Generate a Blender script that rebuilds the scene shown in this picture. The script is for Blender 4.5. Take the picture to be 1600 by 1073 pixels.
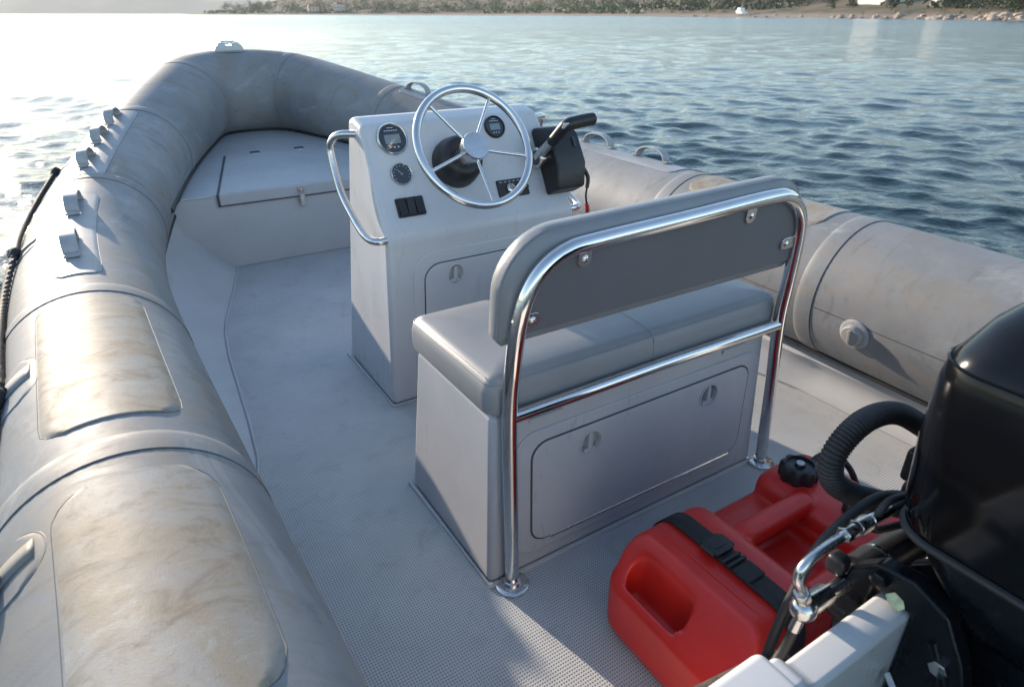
import bpy, bmesh, math, random
import numpy as np
from mathutils import Vector, Matrix

for o in list(bpy.data.objects):
    bpy.data.objects.remove(o)
scene = bpy.context.scene
COL = scene.collection
R = math.radians
PI = math.pi

# ------------------------------------------------------------------ camera
WATER = -0.22
cd = bpy.data.cameras.new('camera')
cam = bpy.data.objects.new('camera', cd)
COL.objects.link(cam)
cam.location = (-0.995, 0.0, 1.2)
cam.rotation_euler = (R(90 - 27.02), 0, R(-32.2))
cd.sensor_fit = 'HORIZONTAL'
cd.sensor_width = 36
cd.lens = 36 * 1010 / 1600
cd.clip_start = 0.02
cd.clip_end = 20000
cd.dof.use_dof = True
cd.dof.focus_distance = 1.75
cd.dof.aperture_fstop = 6.3
scene.camera = cam

# ------------------------------------------------------------------ light
SUN_AZ, SUN_EL = -12.0, 15.0            # degrees from the bow (+y), negative = port
w = bpy.data.worlds.new('World')
scene.world = w
w.use_nodes = True
nt = w.node_tree
sky = nt.nodes.new('ShaderNodeTexSky')
sky.sky_type = 'NISHITA'
sky.sun_disc = False
sky.sun_elevation = R(SUN_EL)
sky.sun_rotation = R(SUN_AZ)
sky.air_density = 1.05
sky.dust_density = 0.2
sky.ozone_density = 1.3
bgn = nt.nodes['Background']
bgn.inputs['Strength'].default_value = 0.15
nt.links.new(sky.outputs[0], bgn.inputs['Color'])

sd = bpy.data.lights.new('sun', 'SUN')
sd.energy = 4.3
sd.angle = R(0.6)
sd.color = (1.0, 0.84, 0.66)
sun = bpy.data.objects.new('sun', sd)
COL.objects.link(sun)
sv = Vector((math.sin(R(SUN_AZ)) * math.cos(R(SUN_EL)), math.cos(R(SUN_AZ)) * math.cos(R(SUN_EL)), math.sin(R(SUN_EL))))
sun.rotation_euler = sv.to_track_quat('Z', 'Y').to_euler()
sun.location = (0, 0, 30)

scene.view_settings.view_transform = 'Standard'
scene.view_settings.look = 'None'
scene.view_settings.gamma = 1.0
scene.view_settings.exposure = 1.24
scene.view_settings.use_curve_mapping = False
scene.render.engine = 'CYCLES'

# ------------------------------------------------------------------ materials
def new_mat(name):
    m = bpy.data.materials.new(name)
    m.use_nodes = True
    return m, m.node_tree, m.node_tree.nodes['Principled BSDF']

def noise(nt, scale, detail=4, rough=0.55, coord=None, vec_scale=None, dist=0.0):
    n = nt.nodes.new('ShaderNodeTexNoise')
    n.inputs['Scale'].default_value = scale
    n.inputs['Detail'].default_value = detail
    n.inputs['Roughness'].default_value = rough
    n.inputs['Distortion'].default_value = dist
    if coord is None:
        coord = nt.nodes.new('ShaderNodeNewGeometry').outputs['Position']
    if vec_scale:
        mp = nt.nodes.new('ShaderNodeMapping')
        mp.inputs['Scale'].default_value = vec_scale
        nt.links.new(coord, mp.inputs['Vector'])
        coord = mp.outputs[0]
    nt.links.new(coord, n.inputs['Vector'])
    return n.outputs['Fac']

def ramp(nt, fac, stops):
    r = nt.nodes.new('ShaderNodeValToRGB')
    els = r.color_ramp.elements
    while len(els) < len(stops):
        els.new(0.5)
    for e, (p, c) in zip(els, stops):
        e.position = p
        e.color = (c, c, c, 1) if not isinstance(c, tuple) else (*c, 1)
    nt.links.new(fac, r.inputs['Fac'])
    return r.outputs['Color']

def mix(nt, fac, a, b, mode='MIX'):
    n = nt.nodes.new('ShaderNodeMix')
    n.data_type = 'RGBA'
    n.blend_type = mode
    for s, v in ((n.inputs[0], fac), (n.inputs[6], a), (n.inputs[7], b)):
        if isinstance(v, (int, float)):
            s.default_value = v
        elif isinstance(v, tuple):
            s.default_value = (*v, 1)
        else:
            nt.links.new(v, s)
    return n.outputs[2]

def bump(nt, bsdf, height, strength=0.2, dist=0.01, prev=None):
    b = nt.nodes.new('ShaderNodeBump')
    b.inputs['Strength'].default_value = strength
    b.inputs['Distance'].default_value = dist
    nt.links.new(height, b.inputs['Height'])
    if prev is not None:
        nt.links.new(prev, b.inputs['Normal'])
    nt.links.new(b.outputs[0], bsdf.inputs['Normal'])
    return b.outputs[0]

def simple(name, col, rough=0.4, metal=0.0, var=0.12, scale=8, bmp=0.0, bscale=200, coat=0.0, spec=0.5, rvar=0.0):
    m, nt, b = new_mat(name)
    f = noise(nt, scale, 5)
    c2 = tuple(x * (1 - var) for x in col)
    c1 = tuple(min(1, x * (1 + var)) for x in col)
    nt.links.new(mix(nt, ramp(nt, f, [(0.3, 0.0), (0.7, 1.0)]), c2, c1), b.inputs['Base Color'])
    b.inputs['Roughness'].default_value = rough
    b.inputs['Metallic'].default_value = metal
    b.inputs['Specular IOR Level'].default_value = spec
    if coat:
        b.inputs['Coat Weight'].default_value = coat
        b.inputs['Coat Roughness'].default_value = 0.06
    if rvar:
        f2 = noise(nt, scale * 2.3, 5)
        nt.links.new(ramp(nt, f2, [(0.3, max(0.02, rough - rvar)), (0.7, rough + rvar)]), b.inputs['Roughness'])
    if bmp:
        bump(nt, b, noise(nt, bscale, 3), bmp, 0.002)
    return m

def mat_tube():
    m, nt, b = new_mat('tube_fabric')
    big = noise(nt, 1.7, 7, 0.62, dist=0.3)
    blot = noise(nt, 4.5, 8, 0.68, vec_scale=(1.0, 0.6, 1.3), dist=1.0)
    streak = noise(nt, 9, 8, 0.7, vec_scale=(0.55, 1.7, 0.8), dist=1.2)
    fine = noise(nt, 55, 6, 0.65)
    base = mix(nt, ramp(nt, big, [(0.34, 0.0), (0.66, 1.0)]), (0.165, 0.172, 0.182), (0.265, 0.27, 0.275))
    base = mix(nt, ramp(nt, blot, [(0.49, 0.0), (0.66, 0.7)]), base, (0.225, 0.198, 0.165))
    base = mix(nt, ramp(nt, blot, [(0.30, 0.7), (0.43, 0.0)]), base, (0.32, 0.325, 0.33))
    base = mix(nt, ramp(nt, streak, [(0.54, 0.0), (0.70, 0.45)]), base, (0.12, 0.112, 0.10))
    base = mix(nt, ramp(nt, fine, [(0.60, 0.0), (0.76, 0.4)]), base, (0.12, 0.12, 0.12))
    nt.links.new(base, b.inputs['Base Color'])
    nt.links.new(ramp(nt, streak, [(0.3, 0.50), (0.7, 0.68)]), b.inputs['Roughness'])
    b.inputs['Specular IOR Level'].default_value = 0.32
    n1 = bump(nt, b, noise(nt, 5, 4, vec_scale=(1, 0.5, 1)), 0.25, 0.010)
    n2 = bump(nt, b, streak, 0.04, 0.003, n1)
    bump(nt, b, noise(nt, 420, 3), 0.22, 0.0015, n2)
    return m

def mat_patch():
    m, nt, b = new_mat('worn_patch_fabric')
    streak = noise(nt, 13, 9, 0.74, vec_scale=(0.8, 1.25, 1.0), dist=0.9)
    blot = noise(nt, 4.2, 8, 0.68, dist=0.9)
    fine = noise(nt, 120, 5, 0.65)
    base = mix(nt, ramp(nt, blot, [(0.38, 0.0), (0.58, 1.0)]), (0.29, 0.288, 0.28), (0.285, 0.238, 0.18))
    base = mix(nt, ramp(nt, streak, [(0.51, 0.0), (0.65, 0.7)]), base, (0.17, 0.13, 0.095))
    base = mix(nt, ramp(nt, streak, [(0.34, 0.6), (0.44, 0.0)]), base, (0.36, 0.355, 0.34))
    base = mix(nt, ramp(nt, fine, [(0.58, 0.0), (0.76, 0.5)]), base, (0.14, 0.12, 0.10))
    nt.links.new(base, b.inputs['Base Color'])
    nt.links.new(ramp(nt, streak, [(0.3, 0.52), (0.7, 0.70)]), b.inputs['Roughness'])
    b.inputs['Specular IOR Level'].default_value = 0.35
    n1 = bump(nt, b, streak, 0.05, 0.002)
    bump(nt, b, noise(nt, 480, 4), 0.25, 0.0016, n1)
    return m

def mat_gelcoat(name, ca, cb, rough=0.35):
    m, nt, b = new_mat(name)
    f = noise(nt, 3, 6, 0.6)
    s = noise(nt, 14, 6, 0.7, vec_scale=(1, 1, 0.25), dist=0.3)
    base = mix(nt, ramp(nt, f, [(0.3, 0.0), (0.7, 1.0)]), ca, cb)
    base = mix(nt, ramp(nt, s, [(0.6, 0.0), (0.8, 0.2)]), base, tuple(x * 0.75 for x in ca))
    nt.links.new(base, b.inputs['Base Color'])
    nt.links.new(ramp(nt, s, [(0.3, rough - 0.07), (0.75, rough + 0.12)]), b.inputs['Roughness'])
    n1 = bump(nt, b, noise(nt, 6, 2), 0.10, 0.01)
    bump(nt, b, noise(nt, 420, 2), 0.03, 0.001, n1)
    return m

def mat_nonskid():
    m, nt, b = new_mat('nonskid_deck')
    pos = nt.nodes.new('ShaderNodeNewGeometry').outputs['Position']
    sep = nt.nodes.new('ShaderNodeSeparateXYZ')
    nt.links.new(pos, sep.inputs[0])
    pitch = 0.0125
    def mth(op, a, bb=None):
        n = nt.nodes.new('ShaderNodeMath')
        n.operation = op
        for i, v in enumerate((a, bb)):
            if v is None:
                continue
            if isinstance(v, (int, float)):
                n.inputs[i].default_value = v
            else:
                nt.links.new(v, n.inputs[i])
        return n.outputs[0]
    k = 2 * PI / pitch
    u = mth('MULTIPLY', mth('ADD', sep.outputs[0], mth('MULTIPLY', sep.outputs[1], 0.85)), k)
    v = mth('MULTIPLY', mth('SUBTRACT', sep.outputs[0], mth('MULTIPLY', sep.outputs[1], 0.85)), k)
    dots = mth('MULTIPLY', mth('SINE', u), mth('SINE', v))
    d01 = mth('ADD', mth('MULTIPLY', dots, 0.5), 0.5)
    f = noise(nt, 3.2, 7, 0.62)
    scuff = noise(nt, 11, 7, 0.7, dist=0.6)
    base = mix(nt, ramp(nt, f, [(0.3, 0.0), (0.7, 1.0)]), (0.42, 0.43, 0.44), (0.53, 0.54, 0.545))
    base = mix(nt, ramp(nt, scuff, [(0.54, 0.0), (0.74, 0.5)]), base, (0.26, 0.262, 0.265))
    base = mix(nt, ramp(nt, d01, [(0.60, 0.0), (0.85, 0.8)]), base, (0.10, 0.11, 0.12))
    nt.links.new(base, b.inputs['Base Color'])
    b.inputs['Roughness'].default_value = 0.5
    bump(nt, b, ramp(nt, d01, [(0.5, 1.0), (0.9, 0.0)]), 0.5, 0.0012)
    return m

M = {}
M['tube'] = mat_tube()
M['patch'] = mat_patch()
M['seam'] = simple('seam_strip_fabric', (0.27, 0.28, 0.295), 0.5, var=0.2, scale=6, bmp=0.1, bscale=250)
M['handle'] = simple('grey_rubber', (0.33, 0.335, 0.345), 0.5, var=0.15, scale=30)
M['darkline'] = simple('dark_seam_edge', (0.035, 0.037, 0.04), 0.6)  # dark line colour along seam, joint and patch edges
M['gel'] = mat_gelcoat('console_gelcoat', (0.48, 0.49, 0.51), (0.56, 0.565, 0.58), 0.3)
M['seatgel'] = mat_gelcoat('seat_gelcoat', (0.36, 0.37, 0.395), (0.44, 0.445, 0.465), 0.32)
M['liner'] = mat_gelcoat('liner_gelcoat', (0.38, 0.39, 0.405), (0.46, 0.465, 0.475), 0.36)
M['locker'] = mat_gelcoat('locker_gelcoat', (0.34, 0.35, 0.37), (0.41, 0.42, 0.435), 0.36)
M['white'] = mat_gelcoat('transom_gelcoat', (0.47, 0.48, 0.49), (0.55, 0.555, 0.56), 0.28)
M['deck'] = mat_nonskid()
M['vinyl'] = simple('grey_vinyl', (0.215, 0.222, 0.235), 0.42, var=0.08, scale=5, bmp=0.18, bscale=420, rvar=0.05)
M['board'] = simple('dark_grey_board', (0.125, 0.128, 0.142), 0.5, var=0.06, scale=4, bmp=0.1, bscale=350)
M['steel'] = simple('polished_stainless', (0.70, 0.69, 0.68), 0.10, 1.0, var=0.05, scale=20, rvar=0.04)
M['satin'] = simple('satin_stainless', (0.62, 0.61, 0.60), 0.24, 1.0, var=0.07, scale=30, rvar=0.06)
M['chrome'] = simple('dull_chrome', (0.58, 0.57, 0.56), 0.2, 1.0, var=0.12, scale=60, rvar=0.08)
M['black'] = simple('black_plastic', (0.014, 0.014, 0.016), 0.42, var=0.2, scale=25, rvar=0.08)
M['rubber'] = simple('black_rubber', (0.018, 0.018, 0.019), 0.55, var=0.2, scale=30)
M['gloss'] = simple('gloss_black_paint', (0.003, 0.003, 0.004), 0.11, var=0.2, scale=5, spec=0.28, rvar=0.03)
M['motor'] = simple('black_cast_paint', (0.005, 0.006, 0.008), 0.30, var=0.3, scale=18, bmp=0.12, bscale=60, rvar=0.1, spec=0.3)
M['red'] = simple('red_polyethylene', (0.60, 0.022, 0.016), 0.38, var=0.14, scale=6, bmp=0.22, bscale=90, rvar=0.08)
M['redcord'] = simple('red_cord', (0.5, 0.01, 0.02), 0.5)
M['web'] = simple('black_webbing', (0.012, 0.012, 0.014), 0.65, var=0.25, scale=120, bmp=0.5, bscale=500)
M['dial'] = simple('dark_dial', (0.035, 0.045, 0.062), 0.16, var=0.1)
M['lcd'] = simple('lcd_grey', (0.20, 0.235, 0.26), 0.14, var=0.05)
M['print'] = simple('white_print', (0.5, 0.52, 0.55), 0.5)
M['greycap'] = simple('grey_cap', (0.17, 0.19, 0.22), 0.35)
M['sticker'] = simple('pale_yellow_sticker', (0.55, 0.55, 0.30), 0.4, var=0.3, scale=90)
M['tag'] = simple('white_tag', (0.5, 0.52, 0.55), 0.5, var=0.2, scale=120)
M['green'] = simple('green_plastic', (0.008, 0.12, 0.075), 0.3)
M['shadowgap'] = simple('dark_gap', (0.05, 0.053, 0.06), 0.7)
M['strapbrown'] = simple('worn_dark_strap', (0.055, 0.045, 0.04), 0.8, var=0.4, scale=60, bmp=0.5, bscale=200)
M['valve'] = simple('grey_valve_plastic', (0.25, 0.245, 0.235), 0.4, var=0.15, scale=40)
M['rope'] = simple('black_rope', (0.02, 0.02, 0.022), 0.7, var=0.3, scale=200)
M['hull'] = mat_gelcoat('hull_gelcoat', (0.5, 0.51, 0.53), (0.56, 0.57, 0.58), 0.3)

# ------------------------------------------------------------------ object helpers
def link(o, parent=None):
    COL.objects.link(o)
    if parent is not None:
        o.parent = parent
    return o

def thing(name, label, cat, loc=(0, 0, 0), group=None, rz=0):
    o = bpy.data.objects.new(name, None)
    o.empty_display_size = 0.1
    o.location = loc
    o.rotation_euler = (0, 0, rz)
    o['label'] = label
    o['category'] = cat
    if group:
        o['group'] = group
    return link(o)

def frame(origin, xdir, ydir):
    x = Vector(xdir).normalized()
    y = Vector(ydir)
    y = (y - x * y.dot(x)).normalized()
    z = x.cross(y)
    m = Matrix((x, y, z)).transposed().to_4x4()
    m.translation = Vector(origin)
    return m

def rrect(w, h, r, n=6, cx=0, cy=0):
    pts = []
    for (sx, sy, a0) in ((1, 1, 0), (-1, 1, 90), (-1, -1, 180), (1, -1, 270)):
        for k in range(n + 1):
            a = R(a0 + 90 * k / n)
            pts.append((cx + sx * (w / 2 - r) + r * math.cos(a), cy + sy * (h / 2 - r) + r * math.sin(a)))
    return pts

def oval(w, h, n=24, cx=0, cy=0):
    return [(cx + w / 2 * math.cos(2 * PI * k / n), cy + h / 2 * math.sin(2 * PI * k / n)) for k in range(n)]

class MB:
    def __init__(self):
        self.v = []
        self.f = []
    def add(self, verts, faces):
        n = len(self.v)
        self.v += [tuple(p) for p in verts]
        self.f += [tuple(i + n for i in f) for f in faces]
        return self
    def grid(self, rows, cu=False, cv=False):
        n, m = len(rows), len(rows[0])
        vs = [p for r in rows for p in r]
        fs = []
        for i in range(n if cu else n - 1):
            for j in range(m if cv else m - 1):
                a, b = i * m + j, i * m + (j + 1) % m
                c, d = ((i + 1) % n) * m + (j + 1) % m, ((i + 1) % n) * m + j
                fs.append((a, b, c, d))
        return self.add(vs, fs)
    def loft(self, rings, cap0=True, cap1=True):
        n, m = len(rings), len(rings[0])
        vs = [p for r in rings for p in r]
        fs = []
        for i in range(n - 1):
            for j in range(m):
                fs.append((i * m + j, i * m + (j + 1) % m, (i + 1) * m + (j + 1) % m, (i + 1) * m + j))
        if cap0:
            fs.append(tuple(range(m - 1, -1, -1)))
        if cap1:
            fs.append(tuple(range((n - 1) * m, n * m)))
        return self.add(vs, fs)
    def tube(self, path, r, seg=14, caps=True, closed=False, rf=None, lobes=None):
        P = [Vector(p) for p in path]
        n = len(P)
        T = []
        for i in range(n):
            if closed:
                t = P[(i + 1) % n] - P[i - 1]
            else:
                t = P[min(i + 1, n - 1)] - P[max(i - 1, 0)]
            T.append(t.normalized())
        ref = Vector((0, 0, 1)) if abs(T[0].z) < 0.9 else Vector((1, 0, 0))
        N = (ref - T[0] * ref.dot(T[0])).normalized()
        rings = []
        ln = 0.0
        for i in range(n):
            if i:
                N = (N - T[i] * N.dot(T[i])).normalized()
                ln += (P[i] - P[i - 1]).length
            B = T[i].cross(N)
            rr = rf(i / (n - 1), ln) if rf else r
            ring = []
            for k in range(seg):
                a = 2 * PI * k / seg
                q = rr
                if lobes:
                    q = rr * (1 + lobes[1] * math.cos(lobes[0] * (a - ln * lobes[2])))
                ring.append(P[i] + (N * math.cos(a) + B * math.sin(a)) * q)
            rings.append(ring)
        if closed:
            return self.grid(rings, True, True)
        return self.loft(rings, caps, caps)
    def lathe(self, prof, m, seg=32):
        rings = [[m @ Vector((r * math.cos(2 * PI * k / seg), r * math.sin(2 * PI * k / seg), h)) for k in range(seg)] for r, h in prof]
        return self.loft(rings)
    def plate(self, pts, m, z0, z1):
        n = len(pts)
        vs = [m @ Vector((x, y, z0)) for x, y in pts] + [m @ Vector((x, y, z1)) for x, y in pts]
        fs = [tuple(range(n - 1, -1, -1)), tuple(range(n, 2 * n))]
        fs += [(i, (i + 1) % n, n + (i + 1) % n, n + i) for i in range(n)]
        return self.add(vs, fs)
    def box(self, lo, hi, m=None):
        m = m or Matrix()
        vs = [m @ Vector((x, y, z)) for z in (lo[2], hi[2]) for y in (lo[1], hi[1]) for x in (lo[0], hi[0])]
        return self.add(vs, [(0, 2, 3, 1), (4, 5, 7, 6), (0, 1, 5, 4), (2, 6, 7, 3), (0, 4, 6, 2), (1, 3, 7, 5)])
    def ball(self, c, rad, su=16, sv=10):
        c = Vector(c)
        rad = rad if isinstance(rad, tuple) else (rad, rad, rad)
        rings = []
        for i in range(1, sv):
            a = PI * i / sv
            rings.append([c + Vector((rad[0] * math.sin(a) * math.cos(2 * PI * k / su), rad[1] * math.sin(a) * math.sin(2 * PI * k / su), -rad[2] * math.cos(a))) for k in range(su)])
        return self.loft(rings)
    def build(self, name, mat, parent=None, bev=0.0, seg=3, ang=32, smooth=True, kind=None, tri=False):
        bm = bmesh.new()
        vs = [bm.verts.new(p) for p in self.v]
        for f in self.f:
            try:
                bm.faces.new([vs[i] for i in f])
            except ValueError:
                pass
        bmesh.ops.recalc_face_normals(bm, faces=bm.faces)
        if bev:
            es = [e for e in bm.edges if len(e.link_faces) == 2 and e.calc_face_angle(0) > R(ang)]
            bmesh.ops.bevel(bm, geom=es, offset=bev, segments=seg, profile=0.5, affect='EDGES', clamp_overlap=True)
        me = bpy.data.meshes.new(name)
        bm.to_mesh(me)
        bm.free()
        if smooth:
            me.shade_smooth()
            me.set_sharp_from_angle(angle=R(40))
        me.materials.append(M[mat] if isinstance(mat, str) else mat)
        o = bpy.data.objects.new(name, me)
        if kind:
            o['kind'] = kind
        if parent is not None and parent.type == 'EMPTY':
            pass
        if bev:
            wn = o.modifiers.new('wn', 'WEIGHTED_NORMAL')
            wn.keep_sharp = True
        link(o, None)
        if parent is not None:
            o.parent = parent
            o.matrix_parent_inverse = world_of(parent).inverted()
        return o

def world_of(o):
    m = o.matrix_basis.copy() if True else None
    if o.parent is not None:
        return world_of(o.parent) @ o.matrix_parent_inverse @ m
    return m

def evaluated(o):
    dg = bpy.context.evaluated_depsgraph_get()
    dg.update()
    me = bpy.data.meshes.new_from_object(o.evaluated_get(dg))
    o.modifiers.clear()
    old = o.data
    o.data = me
    if o.name.split('.')[0] not in ('tmp', 'tank_body'):
        me.set_sharp_from_angle(angle=R(30))
        wn = o.modifiers.new('wn', 'WEIGHTED_NORMAL')
        wn.keep_sharp = True
    return o

def cut(objs, cutter_mb):
    c = cutter_mb.build('cutter', 'gel')
    for o in objs:
        md = o.modifiers.new('b', 'BOOLEAN')
        md.operation = 'DIFFERENCE'
        md.solver = 'EXACT'
        md.object = c
        evaluated(o)
    bpy.data.objects.remove(c)

def arc(cx, cy, r, a0, a1, n=8):
    return [(cx + r * math.cos(R(a0 + (a1 - a0) * k / n)), cy + r * math.sin(R(a0 + (a1 - a0) * k / n))) for k in range(n + 1)]

def spline(pts, n=10, closed=False):
    P = [Vector(p) for p in pts]
    out = []
    m = len(P)
    for i in range(m if closed else m - 1):
        if closed:
            p0, p1, p2, p3 = P[i - 1], P[i], P[(i + 1) % m], P[(i + 2) % m]
        else:
            p1, p2 = P[i], P[i + 1]
            p0 = P[i - 1] if i else p1 * 2 - p2
            p3 = P[i + 2] if i + 2 < m else p2 * 2 - p1
        for k in range(n):
            t = k / n
            out.append(0.5 * ((2 * p1) + (p2 - p0) * t + (2 * p0 - 5 * p1 + 4 * p2 - p3) * t * t + (3 * p1 - p0 - 3 * p2 + p3) * t ** 3))
    if not closed:
        out.append(P[-1])
    return out

#==STRUCT==
# ------------------------------------------------------------------ water
def make_water():
    rng = random.Random(4)
    wind = R(42)
    comps = []
    for i in range(64):
        lam = 0.14 * (20.0 ** (i / 63))
        th = wind + rng.gauss(0, 0.55)
        k = 2 * PI / lam
        amp = 0.0078 * lam ** 0.9 * rng.uniform(0.5, 1.3) * (1.0 if lam < 0.5 else (0.5 / lam) ** 0.95)
        comps.append((k * math.sin(th), k * math.cos(th), amp, rng.uniform(0, 2 * PI), lam))
    rs = [0.6]
    while rs[-1] < 140:
        rs.append(rs[-1] * 1.0075)
    while rs[-1] < 9000:
        rs.append(rs[-1] * 1.09)
    rs = np.array(rs)
    az = np.concatenate([np.arange(-45, 105, 0.34), np.arange(105, 315, 3.0)])
    az = np.radians(az)
    RR, AA = np.meshgrid(rs, az, indexing='ij')
    X = -0.9 + RR * np.sin(AA)
    Y = 0.2 + RR * np.cos(AA)
    cell = RR * 0.0078
    Z = np.zeros_like(X)
    DX = np.zeros_like(X)
    DY = np.zeros_like(X)
    # gusts: patches of livelier and calmer water
    g = 0.75 + 0.25 * np.sin(X * 0.11 + 1.3 * np.sin(Y * 0.07)) * np.sin(Y * 0.13 + 0.7)
    for kx, ky, a, ph, lam in comps:
        att = np.clip((lam / cell - 2.2) / 2.5, 0, 1) * g
        q = kx * X + ky * Y + ph
        Z += a * att * np.sin(q)
        c = np.cos(q) * a * att * 0.75
        kk = math.hypot(kx, ky)
        DX += c * kx / kk
        DY += c * ky / kk
    X = X + DX
    Y = Y + DY
    Z += WATER
    Z[RR > 400] -= 0.02
    n, m = X.shape
    co = np.stack([X, Y, Z], -1).reshape(-1, 3)
    i = np.arange(n - 1)[:, None]
    j = np.arange(m)[None, :]
    jn = (j + 1) % m
    f = np.stack([i * m + j + 0 * jn, i * m + jn, (i + 1) * m + jn, (i + 1) * m + j], -1).reshape(-1, 4)
    centre = len(co)
    co = np.vstack([co, [[-0.9, 0.2, WATER]]])
    me = bpy.data.meshes.new('water')
    me.vertices.add(len(co))
    me.vertices.foreach_set('co', co.astype(np.float32).ravel())
    nf = len(f) + m
    tri = np.stack([np.full(m, centre), (np.arange(m) + 1) % m, np.arange(m)], -1)
    loops = np.concatenate([f.ravel(), tri.ravel()])
    me.loops.add(len(loops))
    me.loops.foreach_set('vertex_index', loops.astype(np.int32))
    me.polygons.add(nf)
    starts = np.concatenate([np.arange(len(f)) * 4, len(f) * 4 + np.arange(m) * 3])
    me.polygons.foreach_set('loop_start', starts.astype(np.int32))
    me.update(calc_edges=True)
    me.validate()
    bm = bmesh.new()
    bm.from_mesh(me)
    bm.normal_update()
    bmesh.ops.recalc_face_normals(bm, faces=bm.faces)
    if sum(fc.normal.z for fc in list(bm.faces)[:200]) < 0:
        bmesh.ops.reverse_faces(bm, faces=bm.faces)
    bm.to_mesh(me)
    bm.free()
    me.shade_smooth()
    mt, nt, b = new_mat('sea_water')
    b.inputs['Base Color'].default_value = (0.010, 0.032, 0.036, 1)
    b.inputs['Roughness'].default_value = 0.09
    b.inputs['IOR'].default_value = 1.34
    # ripples finer than the mesh: stronger out where the mesh is coarse
    pos = nt.nodes.new('ShaderNodeNewGeometry').outputs['Position']
    ln = nt.nodes.new('ShaderNodeVectorMath')
    ln.operation = 'LENGTH'
    nt.links.new(pos, ln.inputs[0])
    mr = nt.nodes.new('ShaderNodeMapRange')
    mr.inputs['From Min'].default_value = 8
    mr.inputs['From Max'].default_value = 130
    mr.inputs['To Min'].default_value = 0.06
    mr.inputs['To Max'].default_value = 0.5
    nt.links.new(ln.outputs['Value'], mr.inputs['Value'])
    b1 = nt.nodes.new('ShaderNodeBump')
    b1.inputs['Distance'].default_value = 0.40
    nt.links.new(mr.outputs[0], b1.inputs['Strength'])
    nt.links.new(noise(nt, 1.3, 5, 0.6, vec_scale=(1.0, 1.25, 1.0), dist=0.5), b1.inputs['Height'])
    bump(nt, b, noise(nt, 6.5, 5, 0.62, vec_scale=(1, 1.2, 1), dist=0.4), 0.5, 0.035, b1.outputs[0])
    mr2 = nt.nodes.new('ShaderNodeMapRange')
    mr2.inputs['From Min'].default_value = 12
    mr2.inputs['From Max'].default_value = 110
    mr2.inputs['To Min'].default_value = 0.07
    mr2.inputs['To Max'].default_value = 0.17
    nt.links.new(ln.outputs['Value'], mr2.inputs['Value'])
    nt.links.new(mr2.outputs[0], b.inputs['Roughness'])
    me.materials.append(mt)
    o = bpy.data.objects.new('water', me)
    o['kind'] = 'structure'
    link(o)
make_water()

#==SHORE==
# ------------------------------------------------------------------ far shore
COAST = [(105, -190), (140, -70), (166, 25), (177, 74), (203, 108), (217, 147), (252, 226), (274, 301), (318, 450), (342, 600), (322, 760), (255, 920), (172, 1085), (150, 1125)]
CO = spline([(x, y, 0) for x, y in COAST], 10)
def coast_at(u):
    u = min(max(u, 0), 1) * (len(CO) - 1)
    i = min(int(u), len(CO) - 2)
    p = CO[i].lerp(CO[i + 1], u - i)
    t = (CO[min(i + 3, len(CO) - 1)] - CO[max(i - 2, 0)]).normalized()
    return p, Vector((t.y, -t.x, 0))
PROF = [(-6, -1.6), (0, -0.15), (2, 0.35), (5, 0.8), (9, 1.3), (14, 2.1), (22, 3.0), (40, 4.6), (80, 9), (160, 22), (320, 52), (600, 80)]
def prof(d):
    for (a, ha), (b, hb) in zip(PROF[:-1], PROF[1:]):
        if d <= b:
            return ha + (hb - ha) * (d - a) / (b - a)
    return PROF[-1][1]
from mathutils import noise as mn
def land_z(p, d, u):
    f = 1.0 - 0.75 * min(max((u - 0.93) / 0.07, 0), 1)
    n = mn.noise(Vector((p.x * 0.05, p.y * 0.05, 0))) * min(max(d, 0), 60) * 0.035 + mn.noise(Vector((p.x * 0.3, p.y * 0.3, 3))) * 0.28
    return WATER + prof(d) * f + (n if d > -1 else 0)
def land_point(u, d):
    p, r = coast_at(u)
    q = p + r * d
    return Vector((q.x, q.y, land_z(q, d, u)))

def shore_mat():
    m, nt, b = new_mat('shore_ground')
    pos = nt.nodes.new('ShaderNodeNewGeometry').outputs['Position']
    sep = nt.nodes.new('ShaderNodeSeparateXYZ')
    nt.links.new(pos, sep.inputs[0])
    n1 = noise(nt, 0.12, 6, 0.65)
    n2 = noise(nt, 0.6, 5, 0.6)
    stone = mix(nt, n2, (0.13, 0.10, 0.08), (0.28, 0.215, 0.165))
    grass = mix(nt, ramp(nt, n1, [(0.40, 0.0), (0.60, 1.0)]), (0.15, 0.092, 0.038), (0.032, 0.042, 0.016))
    z = nt.nodes.new('ShaderNodeMath')
    z.operation = 'MULTIPLY_ADD'
    nt.links.new(n2, z.inputs[0])
    z.inputs[1].default_value = 1.6
    nt.links.new(sep.outputs[2], z.inputs[2])
    base = mix(nt, ramp(nt, z.outputs[0], [(0.0, 0.0), (1.0, 1.0)]), stone, grass)
    mr = nt.nodes.new('ShaderNodeMapRange')
    mr.inputs['From Min'].default_value = 1.5
    mr.inputs['From Max'].default_value = 2.4
    nt.links.new(z.outputs[0], mr.inputs['Value'])
    base = mix(nt, mr.outputs[0], stone, grass)
    nt.links.new(base, b.inputs['Base Color'])
    b.inputs['Roughness'].default_value = 0.9
    bump(nt, b, n2, 0.6, 0.5)
    return m
M['shore'] = shore_mat()
M['rock'] = simple('shore_rock', (0.33, 0.26, 0.205), 0.85, var=0.45, scale=0.9, bmp=0.5, bscale=4)
M['leafdark'] = simple('dark_foliage', (0.040, 0.060, 0.022), 0.7, var=0.5, scale=0.8)
M['leaf'] = simple('green_foliage', (0.085, 0.115, 0.038), 0.7, var=0.5, scale=0.8)
M['leafolive'] = simple('olive_foliage', (0.11, 0.115, 0.04), 0.7, var=0.4, scale=0.8)
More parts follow.
